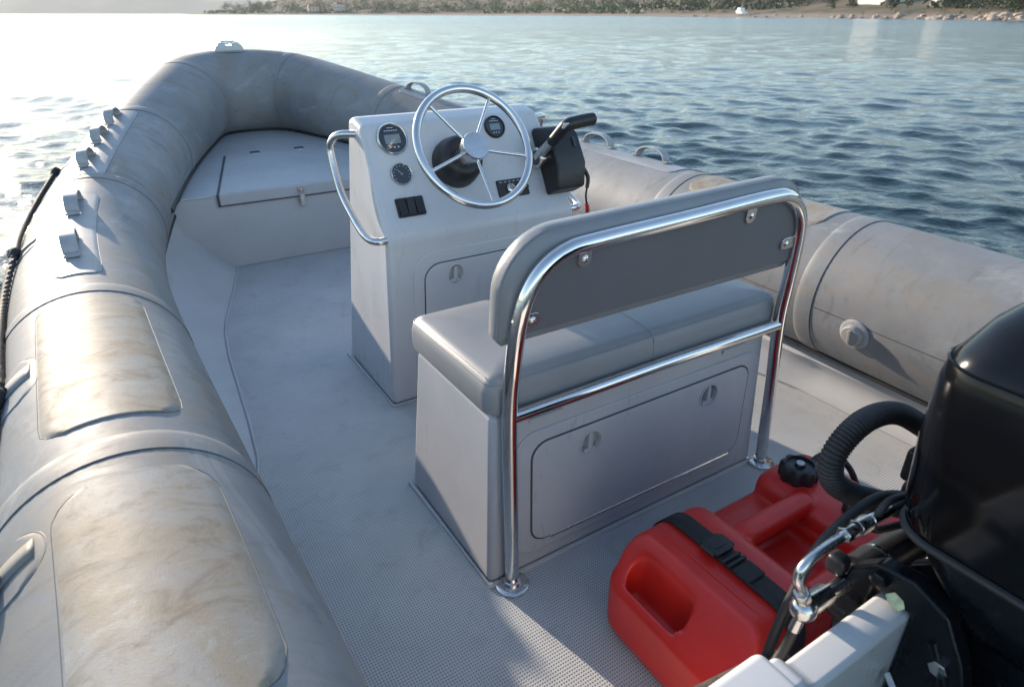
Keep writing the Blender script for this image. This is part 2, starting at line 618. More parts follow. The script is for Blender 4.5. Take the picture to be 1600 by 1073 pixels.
M['bark'] = simple('tree_bark', (0.09, 0.065, 0.045), 0.9, var=0.3, scale=3)
M['wallwhite'] = simple('white_render', (0.55, 0.51, 0.45), 0.8, var=0.08, scale=0.5)
M['wallpink'] = simple('pinkish_render', (0.60, 0.44, 0.37), 0.8, var=0.08, scale=0.5)
M['roofred'] = simple('red_roof', (0.36, 0.13, 0.075), 0.8, var=0.25, scale=1.5)
M['glassdark'] = simple('window_glass', (0.03, 0.035, 0.04), 0.1)
M['boatwhite'] = simple('white_boat_paint', (0.75, 0.74, 0.72), 0.35, var=0.05, scale=1)
M['hillfar'] = simple('far_hill', (0.07, 0.085, 0.06), 0.9, var=0.35, scale=0.006)

def shore():
    us = [k / 220 for k in range(221)]
    ds = [-6, -3, -1, 0, 0.8, 1.6, 2.5, 3.6, 5, 7, 9, 11.5, 14, 18, 22, 30, 40, 58, 80, 115, 160, 230, 320, 450, 600]
    rows = [[land_point(u, d) for d in ds] for u in us]
    MB().grid(rows).build('shore', 'shore', None, kind='structure')
shore()

def far_hills():
    rng = random.Random(8)
    for (dist, a0, a1, hmin, hmax, seed, name) in ((4300, -95, 30, 90, 190, 1.3, 'hills'), (6300, -95, 110, 150, 270, 7.7, 'hills')):
        rows = []
        for k in range(161):
            a = R(a0 + (a1 - a0) * k / 160)
            h = hmin + (hmax - hmin) * (0.5 + 0.5 * mn.noise(Vector((a * 5, seed, 0)))) + 25 * mn.noise(Vector((a * 22, seed, 2)))
            row = []
            for (dd, hf) in ((0, -0.005), (120, 0.1), (450, 0.45), (900, 0.85), (1300, 1.0), (2000, 0.6)):
                r = dist + dd
                z = WATER - 1 + h * hf + (12 * mn.noise(Vector((a * 60, dd * 0.004, seed))) if dd else 0) * min(1, hf * 2)
                row.append(Vector((r * math.sin(a), r * math.cos(a), z)))
            rows.append(row)
        MB().grid(rows).build(name, 'hillfar', None, kind='structure')
far_hills()

def scrub():
    rng = random.Random(77)
    for name, mat, n, u0, u1, d0, d1, sd_ in (('scrub', 'leaf', 9000, 0.55, 0.93, 9, 170, 1), ('scrub', 'leafdark', 5000, 0.20, 0.60, 20, 150, 2)):
        m = MB()
        for k in range(n):
            u = rng.uniform(u0, u1)
            d = d0 + (d1 - d0) * rng.random() ** 1.6
            p = land_point(u, d)
            if (0.36 < u < 0.46 and d < 52) or mn.noise(Vector((p.x * 0.03, p.y * 0.03, sd_))) < -0.18:
                continue
            p = p + Vector((0, 0, rng.uniform(0.0, 2.2)))
            q = Vector((rng.gauss(0, 1), rng.gauss(0, 1), rng.gauss(0, 1))).normalized()
            x = q.orthogonal().normalized() * rng.uniform(0.6, 1.5)
            y = q.cross(x).normalized() * rng.uniform(0.5, 1.2)
            m.add([p + x, p + y, p - x, p - y], [(0, 1, 2, 3)])
        o = m.build(name, mat, None, smooth=False, kind='stuff')
        o['label'] = 'green scrub covering the distant hillside' if sd_ == 1 else 'dark scrub behind the rocky shore'
        o['category'] = 'scrub'
scrub()

def boulder(p, r, seed, label):
    rng = random.Random(seed)
    bm = bmesh.new()
    bmesh.ops.create_icosphere(bm, subdivisions=2, radius=1)
    sc = Vector((r * rng.uniform(0.9, 1.5), r * rng.uniform(0.8, 1.2), r * rng.uniform(0.55, 0.8)))
    for v in bm.verts:
        n = mn.noise(v.co * 1.3 + Vector((seed, 0, 0))) * 0.45 + mn.noise(v.co * 3 + Vector((0, seed, 0))) * 0.18
        v.co = v.co * (1 + n)
        v.co = Vector((v.co.x * sc.x, v.co.y * sc.y, v.co.z * sc.z))
    me = bpy.data.meshes.new('boulder')
    bm.to_mesh(me)
    bm.free()
    me.materials.append(M['rock'])
    o = bpy.data.objects.new('boulder', me)
    o.location = p
    o.rotation_euler = (0, 0, rng.uniform(0, 6))
    o['label'] = label
    o['category'] = 'rock'
    o['group'] = 'boulders along the far waterline'
    link(o)

ORD = ['first', 'second', 'third', 'fourth', 'fifth', 'sixth', 'seventh', 'eighth', 'ninth', 'tenth', 'eleventh', 'twelfth', 'thirteenth', 'fourteenth', 'fifteenth', 'sixteenth', 'seventeenth', 'eighteenth', 'nineteenth']
TENS = ['twentieth', 'thirtieth', 'fortieth', 'fiftieth']
TENW = ['twenty', 'thirty', 'forty', 'fifty']
def ordinal(n):
    if n < 20:
        return ORD[n - 1]
    return TENS[n // 10 - 2] if n % 10 == 0 else TENW[n // 10 - 2] + '-' + ORD[n % 10 - 1]
def azimuth(p):
    return math.atan2(p.x + 0.995, p.y)
rng = random.Random(21)
rocks = []
for k in range(74):
    u = rng.uniform(0.232, 0.385) if k < 52 else rng.uniform(0.385, 0.50)
    d = rng.choice((rng.uniform(-0.5, 1.5), rng.uniform(0, 5)))
    r = (0.5 + 1.0 * rng.random() ** 1.6) * (1.0 if k < 52 else 0.6)
    p = land_point(u, d)
    rocks.append((azimuth(p), p, r, k))
rocks.sort(key=lambda q: q[0])
for lo, txt in ((True, 'tan boulder on the far waterline below the dark trees, %s from the left'), (False, 'small tan rock on the far beach, %s from the left')):
    for n, (a, p, r, k) in enumerate([q for q in rocks if (q[3] < 52) == lo]):
        boulder(p + Vector((0, 0, r * 0.15)), r, k, txt % ordinal(n + 1))

def tree(u, d, h, w, mat, label, seed, name='tree', nleaf=520, low=0.06, group='trees on the far shore'):
    rng = random.Random(seed)
    p = land_point(u, d)
    T = thing(name, label, 'tree' if name == 'tree' else 'shrub', p, group)
    tr = MB()
    tr.tube([p + Vector((0, 0, -0.3)), p + Vector((0.03 * h, 0, 0.3 * h)), p + Vector((0.0, 0.03 * h, 0.75 * h))], 0.03 * h, 7, rf=lambda uu, l: 0.028 * h * (1 - 0.8 * uu))
    for k in range(5):
        a = rng.uniform(0, 6.28)
        z0 = h * rng.uniform(0.25, 0.55)
        q = p + Vector((0.02 * h, 0, z0))
        tr.tube([q, q + Vector((math.cos(a) * w * 0.22, math.sin(a) * w * 0.22, h * 0.12)), q + Vector((math.cos(a) * w * 0.38, math.sin(a) * w * 0.38, h * 0.22))], 0.01 * h, 5, rf=lambda uu, l: 0.011 * h * (1 - 0.8 * uu))
    tr.build('trunk', 'bark', T)
    cl = []
    for k in range(14):
        a = rng.uniform(0, 6.28)
        zz = rng.uniform(low + 0.12, 0.92)
        rr = w * 0.5 * (0.25 + 0.55 * rng.random()) * (1.1 - 0.75 * max(0, zz - 0.4))
        cl.append((p + Vector((math.cos(a) * rr, math.sin(a) * rr, zz * h)), w * rng.uniform(0.16, 0.28)))
    cr = MB()
    for k in range(nleaf):
        c, r = cl[rng.randrange(len(cl))]
        v = Vector((rng.gauss(0, 1), rng.gauss(0, 1), rng.gauss(0, 0.8)))
        v = v.normalized() * r * rng.uniform(0.45, 1.0) ** 0.5
        q = c + v
        s = h * rng.uniform(0.028, 0.055)
        n = (v.normalized() + Vector((rng.gauss(0, .5), rng.gauss(0, .5), rng.gauss(0, .5)))).normalized()
        x = n.orthogonal().normalized()
        x = Matrix.Rotation(rng.uniform(0, 6.28), 3, n) @ x
        y = n.cross(x)
        cr.add([q + x * s, q + y * s * 0.7, q - x * s, q - y * s * 0.7], [(0, 1, 2, 3)])
    cr.build('crown', mat, T, smooth=False)

def plant(cnt, u0, u1, d0, d1, h0, h1, mat, label, name='tree', wf=0.9, group='trees on the far shore', low=0.06, seed=0):
    rng = random.Random(seed)
    items = []
    for k in range(cnt):
        u = u0 + (u1 - u0) * (k + rng.uniform(0.1, 0.9)) / cnt
        h = rng.uniform(h0, h1)
        d = rng.uniform(d0, d1)
        items.append((azimuth(land_point(u, d)), u, d, h, h * wf * rng.uniform(0.85, 1.2), k))
    items.sort()
    for n, (a, u, d, h, w_, k) in enumerate(items):
        tree(u, d, h, w_, mat, '%s, %s from the left' % (label, ordinal(n + 1)), seed * 100 + k, name, group=group, low=low, nleaf=420)
plant(20, 0.215, 0.318, 10, 22, 5, 8.5, 'leafdark', 'dark bushy tree above the tan boulders', seed=1, wf=1.1, low=-0.08, group='dark trees above the boulders')
plant(7, 0.365, 0.425, 14, 30, 4, 7, 'leafdark', 'dark slender tree beside the white buildings', seed=2, wf=0.6, low=-0.05, group='dark trees beside the white buildings')
plant(26, 0.455, 0.60, 22, 60, 6, 10, 'leafdark', 'dark tree on the brown bank', seed=3, wf=1.0, low=-0.05, group='dark trees on the brown bank')
plant(20, 0.46, 0.62, 8, 16, 1.4, 3.0, 'leafolive', 'low olive shrub on the dry bank', 'shrub', seed=4, wf=1.8, low=-0.1, group='olive shrubs on the dry bank')
plant(34, 0.60, 0.79, 14, 55, 6, 11, 'leaf', 'green tree on the middle shore', seed=5, wf=1.3, low=-0.08, group='green trees on the middle shore')
plant(36, 0.79, 0.925, 14, 80, 7, 12, 'leaf', 'green tree on the distant headland', seed=6, wf=1.35, low=-0.08, group='trees on the headland')
plant(9, 0.25, 0.38, 5, 10, 1.0, 2.0, 'leafolive', 'low olive shrub among the boulders', 'shrub', seed=7, wf=1.8, low=-0.1, group='olive shrubs among the boulders')

def house(u, d, size, wall, label, rot, windows=3, roof=True):
    p = land_point(u, d)
    T = thing('house', label, 'house', p, None, rot)
    w2, d2, h = size[0] / 2, size[1] / 2, size[2]
    m = Matrix.Translation(p) @ Matrix.Rotation(rot, 4, 'Z')
    wl = MB().box((-w2, -d2, -3), (w2, d2, h), m).build('wall', wall, T)
    if roof:
        b = MB()
        o = 0.4
        vs = [(-w2 - o, -d2 - o, h + .02), (w2 + o, -d2 - o, h + .02), (w2 + o, d2 + o, h + .02), (-w2 - o, d2 + o, h + .02), (-w2 * 0.6, 0, h + d2 * 0.6), (w2 * 0.6, 0, h + d2 * 0.6)]
        b.add([m @ Vector(v) for v in vs], [(3, 2, 1, 0), (0, 1, 5, 4), (1, 2, 5), (2, 3, 4, 5), (3, 0, 4)])
        rf = b.build('roof', 'roofred', T, smooth=False)
        MB().box((w2 * .3, -.4, h + d2 * .2), (w2 * .3 + .7, .4, h + d2 * .6 + .8), m).build('chimney', wall, rf)
    for side, n in ((-1, windows),):
        for st in range(max(1, int(h // 3))):
            for k in range(n):
                x = -w2 + size[0] * (k + 0.5) / n
                z = 1.0 + 2.9 * st
                for face in (0, 1):
                    if face == 0:
                        lo, hi = (x - .5, -d2 - .03, z), (x + .5, -d2 + .1, z + 1.4)
                        fl, fh = (x - .62, -d2 - .02, z - .12), (x + .62, -d2 + .08, z + 1.52)
                    else:
                        y = -d2 + size[1] * (k + .5) / n
                        lo, hi = (-w2 - .03, y - .5, z), (-w2 + .1, y + .5, z + 1.4)
                        fl, fh = (-w2 - .02, y - .62, z - .12), (-w2 + .08, y + .62, z + 1.52)
                    f = MB().box(fl, fh, m).build('window_frame', 'wallwhite', T, smooth=False)
                    MB().box(lo, hi, m).build('pane', 'glassdark', f, smooth=False)
house(0.425, 46, (20, 8, 6.2), 'wallwhite', 'long white building with windows behind the beach of the shore', R(60), 5, False)
house(0.372, 36, (11, 7, 5.5), 'wallwhite', 'smaller white building above the tan rocks on the shore', R(55), 3, False)
house(0.842, 22, (13, 9, 6.5), 'wallpink', 'pinkish house with red roof on the distant headland', R(-10), 3)
house(0.822, 22, (11, 9, 8.5), 'wallwhite', 'pale two-storey house with red roof on the headland shore', R(15), 3)
house(0.893, 14, (8, 6, 3.2), 'wallpink', 'small low pinkish house near the headland tip', R(-20), 2)

def beached_boat():
    p = land_point(0.452, 4.0)
    T = thing('cabin_boat', 'white cabin boat pulled up on the beach of the shore', 'boat', p, None, R(65))
    m = Matrix.Translation(p) @ Matrix.Rotation(R(65), 4, 'Z')
    rows = []
    for x, w_, zk, zt in ((-4.4, 1.35, 0.1, 1.35), (-2, 1.5, 0.05, 1.4), (1, 1.45, 0.1, 1.55), (3.2, 0.9, 0.35, 1.75), (4.8, 0.06, 1.2, 2.0)):
        rows.append([m @ Vector((x, y, z)) for y, z in ((-w_, zt), (-w_ * .85, zk + (zt - zk) * .45), (0, zk), (w_ * .85, zk + (zt - zk) * .45), (w_, zt))])
    MB().loft(rows).build('hull', 'boatwhite', T, smooth=False)
    cb = MB().loft([[m @ Vector((x, y, z)) for x, y in ((-1.6 + i, -1.1 + i * .3), (2.0 - i * 2, -1.0 + i * .3), (2.0 - i * 2, 1.0 - i * .3), (-1.6 + i, 1.1 - i * .3))] for i, z in ((0, 1.35), (0.25, 2.9))]).build('cabin', 'boatwhite', T, smooth=False)
    MB().box((-0.9, -1.12, 2.0), (1.0, -0.9, 2.6), m).build('cabin_window', 'glassdark', cb)
    MB().tube([m @ Vector((-.5, 0, 2.8)), m @ Vector((-.7, 0, 4.6))], 0.06, 6).build('mast', 'boatwhite', T)
beached_boat()
p = land_point(0.552, 2.0)
T = thing('marker_post', 'short white marker post at the water line', 'post', p)
MB().tube([p + Vector((0, 0, -.4)), p + Vector((0, 0, 2.0))], 0.4, 10, rf=lambda u, l: 0.5 - 0.2 * u).build('post', 'wallwhite', T)
MB().ball(p + Vector((0, 0, 2.25)), 0.4, 10, 8).build('post_top', 'wallwhite', T)

# air between the boat and the hills
def haze():
    m = bpy.data.materials.new('haze')
    m.use_nodes = True
    nt = m.node_tree
    nt.nodes.remove(nt.nodes['Principled BSDF'])
    v = nt.nodes.new('ShaderNodeVolumePrincipled')
    v.inputs['Color'].default_value = (0.93, 0.95, 0.98, 1)
    v.inputs['Density'].default_value = HAZE
    v.inputs['Anisotropy'].default_value = 0.0
    nt.links.new(v.outputs[0], nt.nodes['Material Output'].inputs['Volume'])
    MB().box((-9800, -9800, -4), (9800, 9800, 310)).build('haze', m, None, smooth=False, kind='stuff')
HAZE = 0.00011
haze()

# ------------------------------------------------------------------ the inflatable collar (shared geometry)
K0 = np.array([(1.05, -0.6, .345, .228), (1.06, .5, .347, .230), (1.08, 1.1, .352, .232), (1.10, 1.9, .357, .232), (1.095, 2.5, .367, .233),
               (1.045, 3.0, .395, .235), (.93, 3.55, .45, .238), (.765, 4.1, .532, .246), (.54, 4.65, .622, .258), (.32, 5.05, .685, .270), (.0, 5.16, .705, .275)])
def knots(side):
    K = K0.copy()
    wgt = np.clip((4.2 - K[:, 1]) / 1.5, 0, 1)
    if side < 0:
        K[:, 2] -= .01 * wgt
        K[:, 3] -= .006 * wgt
        K[:, 0] += .015 * wgt
    else:
        K[:, 2] += .012 * wgt
        K[:, 3] += .007 * wgt
    return K
KN = {1: knots(1), -1: knots(-1)}
def centre(side, t):
    K = KN[side]
    t = min(max(t, -0.2), 10.0)
    i = min(max(int(math.floor(t)), 0), 9)
    u = t - i
    def g(k):
        if k < 0:
            return 2 * K[0] - K[1]
        if k > 10:
            q = K[20 - k].copy()
            q[0] *= -1
            return q
        return K[k]
    p0, p1, p2, p3 = g(i - 1), g(i), g(i + 1), g(i + 2)
    q = .5 * (2 * p1 + (p2 - p0) * u + (2 * p0 - 5 * p1 + 4 * p2 - p3) * u * u + (3 * p1 - p0 - 3 * p2 + p3) * u ** 3)
    return Vector((q[0] * side, q[1], q[2])), float(q[3])
def tube_frame(side, t):
    c, r = centre(side, t)
    a, _ = centre(side, t - 0.02)
    b, _ = centre(side, min(t + 0.02, 10))
    d = (b - a).normalized()
    if t > 9.97:
        d = Vector((-side, 0, 0))
    lat = d.cross(Vector((0, 0, 1))).normalized()
    up = lat.cross(d)
    return c, r, d, lat, up
def tp(side, t, phi, off=0.0):
    c, r, d, lat, up = tube_frame(side, t)
    return c + (r + off) * (math.cos(R(phi)) * lat + math.sin(R(phi)) * up)
def t_of_y(side, y):
    lo, hi = 0.0, 10.0
    for _ in range(40):
        m = (lo + hi) / 2
        if centre(side, m)[0].y < y:
            lo = m
        else:
            hi = m
    return lo

boat = thing('inflatable_boat', 'large grey rigid inflatable boat with worn inflated side tubes', 'boat', (0, 2.3, WATER))

def collar():
    rings = []
    rng = random.Random(2)
    seams_p = [t_of_y(-1, y) for y in (0.28, 1.09, 1.9)] + [5.22, 6.95, 8.65]
    seams_s = [t_of_y(1, y) for y in (0.28, 1.13, 1.9)] + [5.22, 7.14, 9.0]
    def ring(side, t, rs=1.0, n=64):
        c, r, d, lat, up = tube_frame(side, t)
        # soft belly between seams, pinched a little at each seam
        for s in (seams_p if side < 0 else seams_s):
            r -= 0.0010 * math.exp(-((t - s) / 0.10) ** 2)
        pts = [c + r * rs * (math.cos(2 * PI * k / n) * lat + math.sin(2 * PI * k / n) * up) for k in range(n)]
        return pts
    ts = [i / 16 for i in range(0, 161)]
    # stern cone, port
    c, r, d, lat, up = tube_frame(-1, 0)
    for back, rs in ((-0.45, 0.12), (-0.42, 0.28), (-0.25, 0.62), (-0.08, 0.93)):
        rings.append([p + d * back for p in ring(-1, 0, rs)])
    for t in ts:
        rings.append(ring(-1, t))
    star = []
    for t in ts[:-1]:
        rg = ring(1, t)
        # keep index order continuous across the nose: starboard direction runs aft
        n = len(rg)
        star.append([rg[(n // 2 - k) % n] for k in range(n)])
    star.reverse()
    rings += star
    c, r, d, lat, up = tube_frame(1, 0)
    for back, rs in ((-0.08, 0.93), (-0.25, 0.62), (-0.42, 0.28), (-0.45, 0.12)):
        rg = [p + d * back for p in ring(1, 0, rs)]
        n = len(rg)
        rings.append([rg[(n // 2 - k) % n] for k in range(n)])
    MB().loft(rings).build('collar_tube', 'tube', boat)
    for side, ss in ((-1, seams_p), (1, seams_s)):
        for t in ss:
            c, r, d, lat, up = tube_frame(side, t)
            dl = (centre(side, min(t + .05, 10))[0] - centre(side, t - .05)[0]).length / 0.1
            hw = 0.034 / dl
            rows = []
            for u, off in ((-1, -0.001), (-0.97, 0.0030), (-0.4, 0.0034), (0.4, 0.0030), (0.85, 0.0014), (1, -0.001)):
                rows.append([tp(side, t + hw * u, 360 * k / 72, off - 0.0016) for k in range(72)])
            st = MB().grid(rows, False, True).build('seam_strip', 'tube', boat)
            for u in (-1,) if side < 0 else (-1, ):
                p = [tp(side, t + hw * u, 360 * k / 72, -0.0012) for k in range(72)]
                MB().tube(p, 0.0015, 6, closed=True).build('seam_edge', 'darkline', st)
    # lengthwise joint on the inner faces
    for side, phi in ((1, 181), (-1, -6)):
        ss = seams_s if side > 0 else seams_p
        for a, b in zip(ss[:-2], ss[1:-1]):
            p = [tp(side, a + 0.06 + (b - a - 0.12) * k / 24, phi, -0.0006) for k in range(25)]
            MB().tube(p, 0.0013, 6).build('lengthwise_joint', 'darkline', boat)

def surf_patch(name, side, t0, t1, p0, p1, corner, off, mat, parent, n=14, edge=True, shape=None):
    # rounded patch glued to the tube: outline in (t, phi) scaled to metres
    c, r, d, lat, up = tube_frame(side, (t0 + t1) / 2)
    L = sum((centre(side, t0 + (t1 - t0) * (k + 1) / 10)[0] - centre(side, t0 + (t1 - t0) * k / 10)[0]).length for k in range(10))
    W = abs(p1 - p0) * PI / 180 * r
    def inset(s):
        o = rrect(1, 1, 0.001, 1)
        return o
    rows = []
    nu, nv = 18, 16
    def half(u):      # half width factor at u in 0..1 for rounded corners
        x = min(u, 1 - u) * L
        if x >= corner:
            return 1.0
        return 1 - (corner - math.sqrt(max(0, corner ** 2 - (corner - x) ** 2))) / (W / 2)
    us = [0, 0.004, 0.012, 0.025, 0.05] + [0.1 + 0.8 * k / nu for k in range(nu + 1)] + [0.95, 0.975, 0.988, 0.996, 1]
    for u in us:
        h = half(u)
        row = []
        for k in range(nv + 1):
            q = -1 + 2 * k / nv
            phi = (p0 + p1) / 2 + (p1 - p0) / 2 * q * h
            e = -0.001 if (k in (0, nv) or u in (0, 1)) else off
            row.append(tp(side, t0 + (t1 - t0) * u, phi, e))
        rows.append(row)
    o = MB().grid(rows).build(name, mat, parent)
    if edge:
        pts = [rows[i][0] for i in range(len(rows))] + list(rows[-1][1:]) + [rows[i][-1] for i in range(len(rows) - 2, -1, -1)] + list(reversed(rows[0][1:-1]))
        MB().tube(pts, 0.0013, 5, closed=True).build('patch_edge', 'darkline', o)
    return o

def grab_handle(side, t, phi, length=0.12, width=0.034, height=0.04, name='grab_handle'):
    c, r, d, lat, up = tube_frame(side, t)
    nrm = (math.cos(R(phi)) * lat + math.sin(R(phi)) * up)
    tang = d.cross(nrm)
    base = c + nrm * (r + 0.004)
    prof = []
    for k in range(17):
        a = PI * k / 16
        x = -length / 2 * math.cos(a)
        h = height * math.sin(a) ** 0.75
        prof.append((x, h))
    prof = [(-length / 2 - 0.03, 0.001), (-length / 2 - 0.008, 0.002)] + prof + [(length / 2 + 0.008, 0.002), (length / 2 + 0.03, 0.001)]
    rows = []
    th = 0.007
    n = len(prof)
    for i, (x, h) in enumerate(prof):
        x0, h0 = prof[max(i - 1, 0)]
        x1, h1 = prof[min(i + 1, n - 1)]
        nx, nh = -(h1 - h0), (x1 - x0)
        l = math.hypot(nx, nh)
        nx, nh = nx / l, nh / l
        row = []
        for (s, o) in ((-1, 0), (1, 0), (1, th), (-1, th)):
            q = base + d * (x + nx * o) + nrm * (h + nh * o) + tang * (s * width / 2)
            row.append(q)
        rows.append(row)
    return MB().loft(rows).build(name, 'handle', boat, bev=0.0012, seg=1)

collar()
surf_patch('wear_patch', -1, t_of_y(-1, 1.185), t_of_y(-1, 1.83), 55, 116, 0.05, 0.003, 'patch', boat)
surf_patch('wear_patch', -1, t_of_y(-1, 0.53), t_of_y(-1, 1.00), 53, 113, 0.06, 0.003, 'patch', boat)
surf_patch('wear_patch', 1, t_of_y(1, 1.22), t_of_y(1, 1.83), 66, 122, 0.05, 0.003, 'patch', boat)
surf_patch('handle_pad', -1, 5.24, 6.85, 76, 112, 0.03, 0.003, 'seam', boat)
surf_patch('handle_pad', -1, 3.16, 4.75, 74, 104, 0.03, 0.003, 'seam', boat)
surf_patch('handle_pad', 1, 3.1, 4.55, 74, 106, 0.03, 0.003, 'seam', boat)
surf_patch('handle_pad', 1, 6.6, 7.0, 80, 108, 0.02, 0.003, 'seam', boat)
for t, ph, ln in ((6.62, 97, .13), (6.14, 98, .13), (5.56, 97, .13), (4.43, 91, .15), (3.57, 91, .15)):
    grab_handle(-1, t, ph, ln, 0.042, 0.044)
for t, ph, ln in ((6.82, 90, .17), (4.12, 84, .17), (3.45, 84, .17)):
    grab_handle(1, t, ph, ln, 0.042, 0.048)

# lifeline with its anchor patches on the port side
def lifeline():
    anchors = [t_of_y(-1, y) for y in (0.20, 0.93, 1.52, 2.5, 3.4)]
    pts = []
    for a, b in zip(anchors[:-1], anchors[1:]):
        for k in range(8):
            u = k / 8
            pts.append(tp(-1, a + (b - a) * u, 137 + 7 * math.sin(PI * u), 0.014 - 0.003 * math.sin(PI * u)))
    pts.append(tp(-1, anchors[-1], 137, 0.014))
    path = spline(pts, 14)
    MB().tube(path, 0.0095, 12, lobes=(3, 0.16, 330)).build('lifeline_rope', 'rope', boat)
    for t in anchors:
        c, r, d, lat, up = tube_frame(-1, t)
        pt = surf_patch('rope_anchor_patch', -1, t - 0.12, t + 0.10, 115, 160, 0.055, 0.002, 'tube', boat)
        rows = []
        for u in (-0.035, 0.0, 0.035):
            rows.append([tp(-1, t + u, 119 + 18 * k / 6, 0.0045 + 0.002 * k / 6) for k in range(7)])
        tb = MB().grid(rows).build('rope_tab', 'tube', boat)
        md = tb.modifiers.new('s', 'SOLIDIFY')
        md.thickness = 0.004
        q = tp(-1, t, 137, 0.014)
        fr = frame(q, d, up)
        MB().tube([fr @ Vector((0.0, 0.016 * math.cos(2 * PI * k / 20), 0.016 * math.sin(2 * PI * k / 20))) for k in range(20)], 0.004, 8, closed=True).build('rope_ring', 'rubber', boat)
        MB().tube(spline([tp(-1, t - 0.05, 139, .014), tp(-1, t - .02, 135, .018), tp(-1, t + .02, 140, .018), tp(-1, t + .05, 137, .014)], 6), 0.014, 10).build('rope_knot', 'rope', boat)
lifeline()

# inflation valve on the starboard tube
def valve():
    t = t_of_y(1, 0.935)
    c, r, d, lat, up = tube_frame(1, t)
    a = R(189)
    nrm = math.cos(a) * lat + math.sin(a) * up
    m = frame(c + nrm * (r - 0.002), d, nrm.cross(d))
    v = MB().lathe([(0.048, 0), (0.048, 0.004), (0.044, 0.006), (0.034, 0.006)], m, 36).build('inflation_valve', 'handle', boat)
    MB().lathe([(0.033, 0.005), (0.033, 0.018), (0.029, 0.024), (0.012, 0.027), (0.002, 0.027)], m, 36).build('valve_cap', 'valve', v)
    MB().box((-0.006, -0.024, 0.020), (0.006, 0.024, 0.030), m).build('valve_grip', 'valve', v, bev=0.003)
valve()

# bow cleat block
def cleat():
    c, r, d, lat, up = tube_frame(-1, 10)
    o = c + Vector((-0.05, 0, r))
    m = frame(o, (1, 0, 0), (0, 1, 0))
    b = MB()
    prof = [(-0.10, 0), (0.10, 0), (0.085, 0.035), (0.06, 0.058), (0.03, 0.058), (0.02, 0.035), (-0.02, 0.035), (-0.03, 0.058), (-0.06, 0.058), (-0.085, 0.035)]
    mm = frame(o + Vector((0, 0.055, -0.012)), (1, 0, 0), (0, 0, 1))
    b.plate(prof, mm, 0, 0.11)
    k = b.build('bow_cleat', 'white', boat, bev=0.008)
    MB().tube([o + Vector((x, 0, 0.055 - 0.012)) for x in (-0.045, 0.045)], 0.011, 12).build('cleat_pin', 'steel', k)
    MB().plate(oval(0.30, 0.20, 36), frame(o + Vector((0, 0, -0.014)), (1, 0, 0), (0, 1, 0)), 0, 0.006).build('cleat_pad', 'seam', boat, bev=0.003)
cleat()

